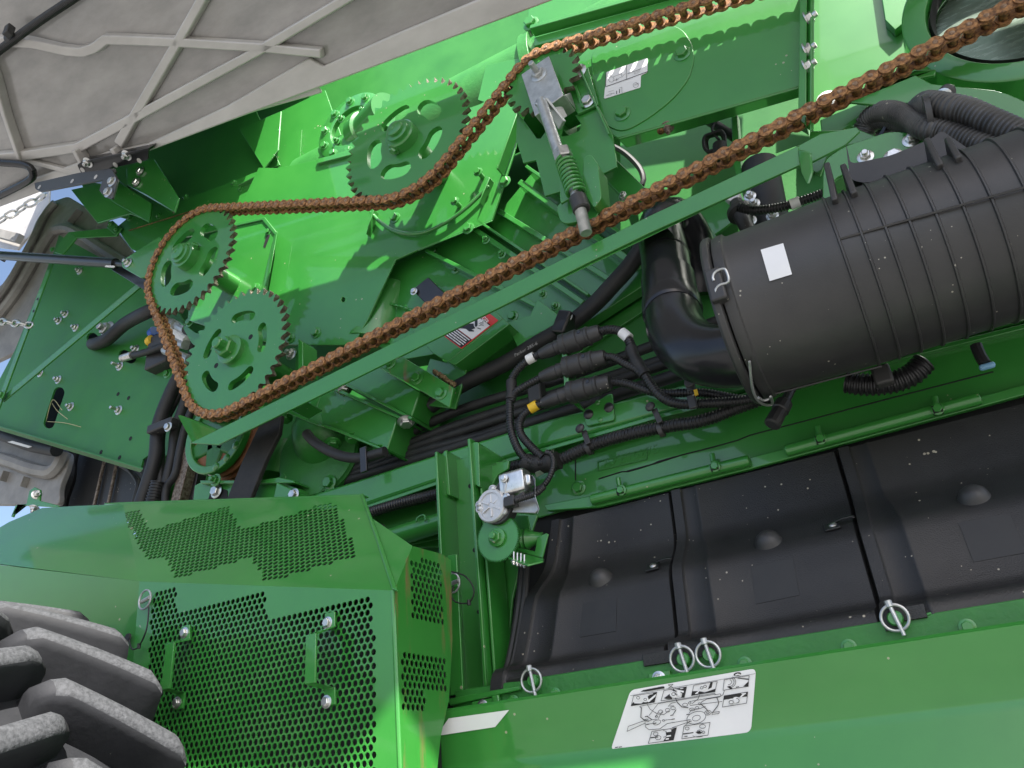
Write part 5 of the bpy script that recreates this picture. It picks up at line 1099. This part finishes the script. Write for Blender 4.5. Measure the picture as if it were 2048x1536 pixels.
# sloping top sheet
A, B, Cc = P(*crL, YF), P(*crR, YF), P(722, 991, -.12); ex = (B - A).normalized(); nn = ex.cross(Cc - A).normalized(); ey = nn.cross(ex)
Xp = Vector((1, 0, 0)); ux_ = (Xp - nn * Xp.dot(nn)).normalized(); uy_ = nn.cross(ux_)
tp = lambda a, b: PP(a, b, A, nn)
plane_sheet('top_sheet', [crL, (246, 1008), (722, 991), (750, 1070), crR], [z2([(650, 180), (735, 155), (800, 268), (1210, 140), (1290, 265), (1775, 112), (1912, 400), (1420, 545), (1340, 412), (935, 528), (880, 405), (790, 432)])], tp, A, ux_, uy_, .0102, .0043, .002)
obj('top_hem', prism([tp(722, 991), tp(750, 1070), tp(*crR), tp(797, 1185), tp(757, 1068), tp(728, 990)], nn * .004), 'green_paint', gd, .001)
obj('corner_bend', cyl(P(786, 1181, YF + .002), P(803, 1600, YF + .002), .0035, 10), 'green_paint', gd)
obj('top_shade_sheet', prism([tp(*u) - nn * .02 * (1 if nn.y < 0 else -1) for u in [(252, 1014), (716, 997), (744, 1072), (776, 1172), (290, 1156)]], nn * -.003 * (1 if nn.y < 0 else -1)), 'black_void', gd)  # black sheet for the shade under the top holes
obj('top_lip', prism([tp(208, 1009), tp(246, 1008), tp(722, 991), tp(724, 988), tp(246, 1004), tp(208, 1006)], Vector((0, .02, 0))), 'green_paint', gd, .001)
# left folded sheets
TL = tp(246, 1008); CL = P(*crL, YF)
up_l = [TL, CL, P(0, 1128, -.27), P(-80, 1118, -.28), P(-60, 1090, -.2), P(18, 1044, -.16), P(84, 1016, -.13), P(150, 1012, -.12)]
obj('upper_left_sheet', prism(up_l, (-.002, .003, -.001)), 'green_paint', gd, 0)
obj('lower_left_sheet', prism([CL, P(268, 1300, YF), P(255, 1500, YF), P(120, 1500, -.2), P(-80, 1300, -.24), P(-80, 1120, -.28), P(0, 1130, -.27)], (0, .003, 0)), 'green_paint', gd, 0)
# right side sheet (faces along +X)
XR = -.632; zc2 = zc
def rs(a, b):
    v = PX(a, b, XR); v.y = max(v.y, YF - .001); return v
def rsclamp(a, b, y): return Vector((XR, y, rs(a, b).z))
side_out = [crR, (825, 1092), (884, 1108), (902, 1120), (905, 1280), (898, 1400), (882, 1470), (872, 1560), (800, 1560)]
plane_sheet('side_sheet', side_out, [zc([(436, 580), (600, 618), (615, 945), (445, 915)]), zc([(380, 1095), (622, 1128), (634, 1292), (518, 1292), (512, 1428), (385, 1424)])], rs, Vector((XR, YF, 1.6)), (0, 1, 0), (0, 0, 1), .0105, .0044, .002, 'green_stained')
obj('corner_facet', prism([P(*crR, YF), tp(748, 1068), tp(735, 1030), rs(825, 1092)], (-.002, .002, 0)), 'green_paint', gd, 0)
obj('side_flange', prism([P(895, 1110, -.05), P(913, 1108, -.05), P(926, 1385, -.05), P(900, 1392, -.05)], (0, .004, 0)), 'green_paint', gd, .001)
obj('inner_shade_sheet', prism([Vector((-1.35, -.12, 1.35)), Vector((-.66, -.12, 1.35)), Vector((-.66, -.12, 1.74)), Vector((-.80, -.06, 1.93)), Vector((-1.50, -.06, 2.06)), Vector((-1.5, -.12, 1.35))], (0, .01, 0)), 'black_void', gd)  # black sheet standing in for the dark cavity inside the guard
obj('side_shade_sheet', box((-.685, -.13, 1.53), .006, .20, .40), 'black_void', gd)  # black sheet as shade behind the lower side holes
obj('side_shade_sheet', box((-.69, -.085, 1.735), .006, .08, .14), 'black_void', gd)  # black sheet as shade behind the upper side holes
obj('front_shade_sheet', prism([Vector((-1.45, -.205, 1.33)), Vector((-.69, -.205, 1.33)), Vector((-.69, -.205, 1.735)), Vector((-1.45, -.205, 1.90))], (0, .006, 0)), 'black_void', gd)  # black sheet close behind the front holes paints their shade
for pts, (b1, b2) in [([(1000, 780), (1000, 858), (918, 875), (892, 1120), (972, 1140), (962, 1225)], ((985, 815), (945, 1188))), ([(1768, 712), (1768, 790), (1668, 828), (1663, 1090), (1768, 1115), (1770, 1205)], ((1748, 762), (1742, 1183)))]:
    ys = [YF - .003, YF - .004, YF - .035, YF - .035, YF - .004, YF - .003]; pp = [P(*u, y_) for u, y_ in zip(z2(pts), ys)]
    hd = obj('grab_handle', hull_ring([[p + Vector((-.009, 0, 0)), p + Vector((.009, 0, 0)), p + Vector((.009, -.004, .001)), p + Vector((-.009, -.004, .001))] for p in pp]), 'green_paint', gd, .001)
    for b_ in (b1, b2): bolt(hd, P(*z2([b_])[0], YF - .007), .006, 'bolt', 'zinc')
# quick release pins with wire lanyards
for c0, ln, lab_ in [(P(294, 1200, YF - .008), [P(297, 1205, YF - .01), P(297, 1228, YF - .012), P(292, 1262, YF - .016), P(278, 1292, YF - .012), P(264, 1298, YF - .012), P(257, 1275, YF - .006)], 'ring pull pin with wire lanyard on the guard corner near the tyre'), (P(907, 1167, -.06), [P(886, 1122, -.062), P(895, 1140, -.075), P(930, 1152, -.08), P(948, 1180, -.08), P(938, 1205, -.075), P(912, 1204, -.07), P(902, 1190, -.07), P(908, 1172, -.07)], 'ring pull pin with looped wire lanyard between guard and column')]:
    pt = thing('lanyard_pin', lab_, 'pin', c0); rr = .0155
    obj('ring', sweep([c0 + Vector((cos(2 * pi * i / 26) * rr * .9, -.004, sin(2 * pi * i / 26) * rr)) for i in range(27)], .0016, 8, cap=False), 'galvanised', pt)
    obj('pin', cyl(c0 + Vector((-.012, 0, -.001)), c0 + Vector((.014, -.006, .001)), .0035, 10), 'galvanised', pt)
    obj('lanyard', tube(ln, .0013, 6, .006), 'black_rubber', pt); obj('crimp', lathe(ln[len(ln) // 2], (0, 0, 1), [(-.004, .003), (.004, .003)], 8), 'black_rubber', pt)
    obj('lanyard_button', lathe(ln[-1] if lab_.startswith('ring pull pin with wire') else ln[0], (0, -1, 0), [(0, .007), (.003, .006)], 12), 'black_rubber', pt)
# ================================================================== tyre
TCX, TCZ, TR = -1.307, 1.377, .45
ty = thing('tractor_tyre', 'big black lugged tractor tyre with grey scuffed treads in front of the guard', 'tyre', (TCX, -.52, TCZ - TR))
ctr = Vector((TCX, 0, TCZ)); K = .8 / .45
obj('carcass', lathe(ctr, (0, 1, 0), [(-.72, .24), (-.735, .30), (-.74, .345), (-.725, .37), (-.70, .384), (-.62, .392), (-.52, .394), (-.42, .392), (-.35, .384), (-.325, .365), (-.31, .33), (-.32, .29), (-.33, .24)], 120, cap=False), 'tyre_rubber', ty, sharp=60)
obj('wheel_rim', lathe(ctr, (0, 1, 0), [(-.72, .24), (-.71, .225), (-.60, .215), (-.56, .18), (-.55, .03), (-.51, .03), (-.52, .18), (-.36, .225), (-.33, .24)], 64, cap=False), 'yellow_tape', ty)
def lug_mesh(side):
    rings = []; N = 14
    for i in range(N + 1):
        s = i / N
        if side > 0: y = -.316 - s * .185; da = (-.322 - y) * 82
        else: y = -.735 + s * .265; da = (y + .47) * 45
        e = min(1, s / .10) if side > 0 else min(1, s / .08)
        e2 = min(1, (1 - s) / .14)
        top = .395 + .055 * min(e ** .5, 1) * (.5 + .5 * e2 ** .6)
        k = (.75 + .25 * min(e2, 1)) * K
        sec = [(1.9, .375), (1.55, top - .014), (1.3, top - .004), (.7, top), (-.5, top), (-1.0, top - .004), (-1.2, top - .016), (-1.9, .375)]
        rings.append([Vector((cos(radians(a * k + da)) * r, y, sin(radians(a * k + da)) * r)) for a, r in sec])
    V, F = hull_ring(rings); fm = []
    for f in F:
        c = sum((V[i] for i in f), Vector()) / len(f); fm.append(1 if (len(f) == 4 and sqrt(c.x ** 2 + c.z ** 2) > .4405) else 0)
    return mesh_of(V, F, None, 50, ['tyre_rubber', 'tyre_worn'], fm)
LG = {1: lug_mesh(1), -1: lug_mesh(-1)}
for i in range(24):
    for sd_, th0 in ((1, 41.7), (-1, 41.7 + 7.0)):
        inst('tread_lug', LG[sd_], ty, Matrix.Translation(ctr) @ Matrix.Rotation(-radians(th0 + i * 15), 4, 'Y'))
# ================================================================== printed labels
def ink(parent, conv, y, strokes=(), fills=(), m='print_black', w=.0006, name='print'):
    V = []; F = []
    def quad(a, b, ww):
        d = (b - a); 
        if d.length < 1e-6: return
        d.normalize(); s = Vector((-d.z, 0, d.x)) * ww / 2; k = len(V); V.extend([a + s - d * ww * .3, a - s - d * ww * .3, b - s + d * ww * .3, b + s + d * ww * .3]); F.append((k, k + 1, k + 2, k + 3))
    for st in strokes:
        pts = st; ww = w
        if isinstance(st, tuple) and isinstance(st[1], (int, float)) and isinstance(st[0], list): pts, ww = st
        p3 = [y(*u) if callable(y) else P(*u, y) for u in conv(pts)]
        for a, b in zip(p3[:-1], p3[1:]): quad(a, b, ww)
    for f in fills:
        p3 = [y(*u) if callable(y) else P(*u, y) for u in conv(f)]; k = len(V); V.extend(p3); F.append(tuple(range(k, k + len(p3))))
    return obj(name, (V, F), m, parent, kind='stuff')
def ell(cx, cy, a, b, rot=0, n=20, a0=0, a1=2 * pi): return [(cx + a * cos(t) * cos(rot) - b * sin(t) * sin(rot), cy + a * cos(t) * sin(rot) + b * sin(t) * cos(rot)) for t in [a0 + (a1 - a0) * i / n for i in range(n + 1)]]
zs = lambda pts: q(pts, 1200, 1320, 6.0235)
lab2 = obj('maintenance_label', prism(rounded([LPP(.0012)(*u) for u in zs([(128, 1085), (368, 362), (1880, 100), (1818, 868)])], .007, 5), -LPN * .0008), 'white_label', lowp, 0)
rects = [[(405, 430), (685, 388), (655, 508), (375, 553)], [(768, 368), (1045, 322), (1015, 450), (735, 492)], [(1130, 303), (1412, 255), (1385, 382), (1102, 428)], [(1497, 238), (1797, 187), (1785, 318), (1482, 365)], [(1495, 432), (1780, 385), (1765, 520), (1475, 567)], [(625, 860), (922, 815), (885, 962), (582, 1005)], [(1012, 795), (1325, 752), (1300, 905), (985, 950)]]
fills = [[(520, 362), (745, 318), (775, 318), (778, 342), (740, 348), (560, 380), (488, 382)],
         [(375, 553), (655, 508), (685, 392), (640, 400), (500, 525), (390, 522)], [(575, 440), (620, 400), (680, 392), (672, 420), (585, 470)], [(385, 530), (405, 505), (420, 530)],
         [(860, 360), (1040, 325), (1015, 448), (980, 452), (990, 400), (930, 385), (900, 380)], [(770, 460), (850, 400), (870, 470), (800, 470)],
         [(1102, 428), (1112, 375), (1190, 375), (1260, 390), (1392, 345), (1385, 382)], [(1330, 270), (1358, 265), (1345, 330), (1300, 355)],
         [(1530, 320), (1560, 312), (1600, 345), (1570, 352)], [(1725, 318), (1785, 258), (1785, 318)], [(1660, 215), (1790, 225), (1788, 240), (1655, 222)],
         [(1495, 432), (1780, 385), (1772, 440), (1650, 450), (1560, 470), (1488, 480)], [(1620, 480), (1650, 455), (1668, 490), (1640, 510)],
         [(790, 860), (922, 815), (885, 962), (760, 980), (800, 920)], [(610, 930), (700, 920), (700, 932), (605, 942)], [(1000, 885), (1125, 868), (1125, 880), (1000, 898)], [(1150, 870), (1200, 850), (1230, 880), (1180, 890)],
         ell(1655, 170, 46, 22, -.17)]
ink(lab2, zs, LPP(.0018), fills=fills, name='print_blocks')
white = [ell(460, 455, 38, 34), ell(545, 475, 40, 34), [(560, 500), (672, 410), (676, 432), (590, 508)], ell(890, 415, 50, 36), ell(940, 405, 36, 30), [(890, 348), (1010, 372), (1005, 395), (900, 362)], [(1155, 395), (1205, 360), (1212, 366), (1165, 404)], ell(1240, 330, 48, 40), ell(1640, 480, 44, 36), ell(1580, 500, 40, 34), [(1690, 400), (1760, 395), (1750, 412), (1700, 450), (1680, 450), (1715, 412)], [(790, 850), (858, 842), (858, 862), (790, 872)], [(790, 912), (855, 902), (855, 920), (790, 930)], [(790, 945), (830, 940), (830, 956), (790, 962)],
         [(1628, 180), (1640, 166), (1652, 172), (1658, 158), (1664, 166), (1690, 170), (1690, 182), (1668, 180), (1650, 182), (1636, 190)]]
ink(lab2, zs, LPP(.0024), fills=white, m='white_label', name='print_knockouts')
st = [(r_ + [r_[0]], .0006) for r_ in rects]
st += [([(365, 430), (820, 345), (1870, 165)], .0004), [(820, 300), (885, 335)], [(880, 292), (825, 340)], [(820, 300), (880, 292)], [(825, 340), (885, 335)], ([(480, 562), (498, 575), (492, 690), (545, 735), (560, 735)], .0010), ([(488, 555), (1380, 400), (1390, 412), (700, 525), (590, 670)], .0005), [(340, 800), (540, 728)], [(325, 860), (545, 760)], [(340, 800), (325, 860)], ([(545, 755), (545, 805), (590, 840), (720, 830), (810, 765), (1090, 718)], .0006), [(1090, 740), (870, 815)],
       ([(565, 525), (600, 590), (690, 650), (770, 658), (830, 610)], .0006), ([(910, 460), (930, 510), (985, 565), (1060, 575)], .0010), ([(1200, 420), (1180, 470), (1110, 525)], .0006), ([(1500, 368), (1480, 420), (1440, 445), (1290, 470), (1230, 500), (1215, 520)], .0006), [(820, 560), (860, 520), (910, 510)], [(840, 555), (890, 552)], ([(1405, 445), (1430, 510), (1420, 550), (1350, 640)], .0009), [(1445, 408), (1456, 412), (1452, 438), (1400, 445), (1080, 500)], [(1445, 408), (1385, 418)], [(1085, 548), (1470, 500)], ([(1215, 530), (1270, 580), (1300, 610)], .0010), [(1350, 632), (1438, 622), (1432, 645), (1345, 655)], [(775, 725), (900, 712)], ([(880, 655), (915, 600)], .0008), [(560, 775), (640, 765)], [(535, 715), (580, 740), (620, 720), (680, 712)], [(700, 708), (750, 620)], [(665, 690), (705, 620)], ([(570, 680), (620, 715)], .0010), [(1075, 640), (1100, 600), (1190, 590), (1270, 560)], [(1030, 785), (1080, 735), (1105, 735)]]
st += [ell(1160, 695, 118, 72, -.3), ell(1160, 700, 50, 32, -.3), ell(1300, 635, 40, 28, -.2), ell(1300, 635, 18, 12, -.2), ell(685, 752, 48, 28, -.3), ell(765, 728, 16, 9), ell(730, 622, 26, 20), ell(815, 605, 28, 22), ell(880, 580, 28, 18), ell(1025, 540, 30, 20), ell(1080, 518, 18, 12), ell(1110, 595, 34, 16), ell(1170, 575, 22, 14), ell(1200, 528, 18, 12), ell(560, 725, 20, 12), ell(680, 680, 14, 10), ell(460, 455, 20, 16), ell(545, 475, 18, 14), ell(885, 410, 22, 18), ell(1225, 335, 18, 14), ell(1265, 318, 18, 14), ell(1545, 265, 40, 32, 0, 14, -1, 1.6), ell(1545, 265, 70, 56, 0, 14, -1, 1.4), ell(1545, 265, 90, 72, 0, 14, -1, 1.3), ell(1580, 508, 26, 20), ell(1640, 490, 36, 28, 0, 12, -1.5, 1.5), ell(670, 890, 28, 22), ell(700, 935, 34, 26), ell(760, 890, 50, 40, 0, 12, -1.5, 1.5), ell(1050, 825, 24, 18), ell(1235, 800, 36, 24), ell(1200, 865, 30, 22), ell(1180, 910, 60, 18, 0, 12, 0, 3.1), ell(1245, 870, 18, 14)]
ink(lab2, zs, LPP(.0030), st, name='print_linework', w=.00055)
for u in [(560, 680), (865, 665), (1060, 655), (880, 712), (575, 775), (660, 762), (1035, 920), (1655, 325), (620, 408), (985, 342), (1165, 402), (1740, 405), (200, 1052), (245, 1048)]:
    ink(lab2, zs, LPP(.0028), [([(u[0] - 16, u[1] + 3), (u[0] + 16, u[1] - 3)], .0009)], name='print_number', m='print_black' if u[0] not in (620, 985, 1165, 1740) else 'white_label')
# danger label on the drive shield
zd = lambda pts: q(pts, 860, 580, 9.6); YD = .0988
Ad, Ud, Vd = Vector((240, 862)), Vector((362, 270)), Vector((712, -552))
loc = lambda s, t: tuple(Ad + Ud * s + Vd * t)
dl = obj('danger_label', prism(rounded(PL(zd([loc(0, 0), loc(1, 0), loc(1, 1), loc(0, 1)]), YD), .002, 3), (0, .0008, 0)), 'print_red', dbx, 0)
ink(dl, zd, YD - .0006, fills=[[loc(.06, .02), loc(.95, .02), loc(.95, .30), loc(.06, .30)], [loc(.06, .79), loc(.95, .79), loc(.95, .815), loc(.06, .815)]], name='print_blocks')
ink(dl, zd, YD - .0006, fills=[[loc(.06, .31), loc(.95, .31), loc(.95, .79), loc(.06, .79)]], m='white_label', name='print_field')
A3, B3, C3 = [P(*u, YD - .0010) for u in zd([loc(.10, .845), loc(.9, .845), loc(.10, .97)])]
text(dl, 'DANGER', (C3 - A3).length * 1.05, A3, B3 - A3, C3 - A3, 'white_label', 'print_word', bold=True)
ink(dl, zd, YD - .0012, fills=[[(555, 738), (610, 700), (660, 652), (838, 642), (842, 690), (872, 735), (795, 757), (850, 782), (842, 797), (750, 797), (690, 746), (620, 738)], [(858, 545), (914, 515), (912, 680), (880, 716), (858, 682)], [(888, 728), (930, 722), (985, 748), (970, 757), (925, 740)], [(930, 650), (975, 622), (1030, 630), (1025, 642), (975, 640)], [(920, 695), (975, 660), (1035, 670), (1030, 682), (980, 676)], [(1000, 612), (1050, 575), (1062, 578), (1010, 618)]], name='print_pictogram')
for k in range(5):
    t_ = .265 - .052 * k; s_ = .10
    while s_ < .85:
        e_ = min(.9, s_ + random.uniform(.10, .26)); ink(dl, zd, YD - .0012, [([loc(s_, t_), loc(e_, t_)], .0022)], m='white_label', name='print_text_line'); s_ = e_ + .03
# service label on the right panel
zv = lambda pts: q(pts, 1200, 105, 15.36); YV = YR - .0050
ink(lab, zv, YV - .0006, [([(180, 1045), (820, 820), (1470, 580)], .0014), ([(810, 400), (810, 820)], .0008), ([(185, 620), (165, 1040)], .0014), ell(345, 825, 85, 80), [(400, 745), (670, 650), (665, 735)], [(400, 870), (690, 735), (780, 640)], [(510, 780), (510, 880)], [(460, 850), (560, 820)], ([(850, 645), (1100, 560), (1250, 500)], .0012), ([(220, 735), (330, 690)], .0010), ell(1095, 1000, 78, 75), [(600, 1090), (670, 1065), (675, 1250)], [(180, 1330), (260, 1290), (340, 1250), (370, 1260), (330, 1300), (220, 1330)], [(370, 1270), (430, 1240), (430, 1280)], ([(510, 1180), (510, 1270)], .0016), ([(598, 1130), (598, 1240)], .0016), [(240, 1215), (420, 1160)]], m='print_black', name='print_linework', w=.0006)
for s, a, b, h in (('620', (1045, 675), (1210, 615), 75), ('400', (1045, 1030), (1150, 995), 60)):
    A3, B3 = [P(*u, YV - .0008) for u in zv([a, b])]; text(lab, s, (P(*zv([(a[0], a[1] - h)])[0], YV) - A3).length * 1.2, A3, B3 - A3, (0, 0, 1), 'print_grey', 'print_number')
# ================================================================== hoses at top right
zt = lambda pts: q(pts, 1700, 0, 4.267)
th_ = thing('corrugated_hose_pair', 'pair of thick grey black corrugated hoses strapped together above the canister', 'hoses', P(1950, 250, -.06))
obj('hose', corrugated([P(*u, y_) for u, y_ in zip(zt([(560, 960), (640, 890), (720, 890), (850, 915), (1000, 950), (1200, 1040), (1400, 1130), (1600, 1230), (1800, 1330)]), (.02, -.02, -.06, -.075, -.08, -.085, -.09, -.095, -.1))], .0195, .0072, 18, .12), 'loom_dusty', th_)
obj('hose', corrugated([P(*u, y_) for u, y_ in zip(zt([(110, 1120), (150, 1030), (230, 965), (330, 950), (430, 975), (540, 1040), (660, 1100), (800, 1130), (1000, 1190), (1250, 1280), (1450, 1370), (1700, 1480)]), (.06, .05, .03, .01, -.01, -.03, -.06, -.065, -.07, -.08, -.085, -.09))], .0175, .0066, 18, .12), 'loom_dusty', th_)
obj('hose', corrugated([P(*u, y_) for u, y_ in zip(zt([(130, 1150), (200, 1050), (330, 1030), (450, 1060), (560, 1110), (640, 1130)]), (.06, .05, .03, .01, -.01, -.02))], .014, .006, 16, .12), 'loom_dusty', th_)
obj('strap', lathe(P(*zt([(672, 1010)])[0], -.058), (1, 0, -.15), [(-.004, .034), (.004, .034)], 24), 'black_plastic', th_)
obj('strap', join(bar(P(*zt([(1450, 1080)])[0], -.12), P(*zt([(1320, 1390)])[0], -.115), (1, 0, .4), .014, .003)), 'black_plastic', th_, .001)
obj('strap_buckle', box(P(*zt([(1310, 1385)])[0], -.115), .026, .014, .016), 'black_plastic', th_, .003)
obj('clamp_post', join(lathe(P(*zt([(800, 820)])[0], -.02), (.2, -1, -.5), [(-.03, .012), (.02, .012), (.022, .009)], 16)), 'black_plastic', th_, .002); bolt(th_, P(*zt([(795, 830)])[0], -.04), .009, 'nut', 'zinc', (-.4, -.8, -.4))
obj('duct_mouth', lathe(P(*zt([(150, 1110)])[0], .05), (-.4, -.6, .2), [(-.05, .045), (.0, .045), (.002, .040), (-.05, .038)], 28, cap=False), 'black_gloss', th_)
# cable coil and sensor plug in the recess
cc_ = thing('cable_coil', 'small black coil of spare cable tied up in the dark recess', 'cable', P(1430, 300, .18))
kc = P(1432, 290, .16)
for k in range(5): obj('cable_turn', sweep([kc + Vector((cos(2 * pi * i / 20) * (.018 + .001 * k), -.003 * k, sin(2 * pi * i / 20) * (.030 - .001 * k) + .004 * sin(i))) for i in range(21)], .0035, 7, cap=False), 'black_rubber', cc_)
obj('cable_wrap', lathe(P(1440, 305, .15), (.2, 0, 1), [(-.02, .014), (.02, .014)], 14), 'tape', cc_)
obj('cable_tail', tube(PL([(1438, 280), (1424, 258), (1445, 228), (1478, 206)], .15), .0028, 7), 'black_rubber', cc_)
obj('cable_sleeve', cyl(P(1412, 238, .17), P(1470, 275, .17), .010, 14), 'black_rubber', cc_)
sn = thing('level_sensor', 'black sensor plug with white cap and corrugated lead beside the canister', 'sensor', P(1470, 420, .1))
obj('cap', prism(rounded(PL(z3([(590, 945), (650, 915), (680, 930), (660, 970), (620, 970)]), .10), .004), (0, .02, 0)), 'white_label', sn, .002)
obj('body', lathe(P(1472, 405, .11), (.1, -.2, -1), [(0, .012), (.02, .016), (.026, .024), (.036, .024), (.04, .016), (.06, .014), (.10, .013)], 20), 'black_plastic', sn, sharp=30)
obj('lead', corrugated(PL(z3([(670, 1000), (740, 1015), (850, 1005), (960, 975), (1090, 930)]), .06), .0085, .005), 'loom', sn)
obj('lead_tape', cyl(P(*z3([(920, 990)])[0], .06), P(*z3([(965, 973)])[0], .06), .0095, 12), 'white_tape', sn)
obj('recess_cable', tube(PL(z3([(30, 690), (120, 740), (190, 810), (210, 870), (190, 905), (160, 910)]), .20), .0065, 8), 'black_rubber', None, label='thin black cable bowing down inside the recess beside the tensioner', cat='cable')
obj('duct_tube', cyl(P(1520, 330, .17), P(1545, 470, .17), .035, 24), 'black_rubber', None, label='black upright rubber duct in the dark gap behind the canister', cat='duct')
for p in [(1500, 393), (1508, 408), (1501, 442), (1545, 432)]: bolt(body, P(*p, .13), .008, 'nut', 'zinc')
# ================================================================== to metres
for o in list(W):
    if o.parent is None: o.matrix_basis = G @ o.matrix_basis
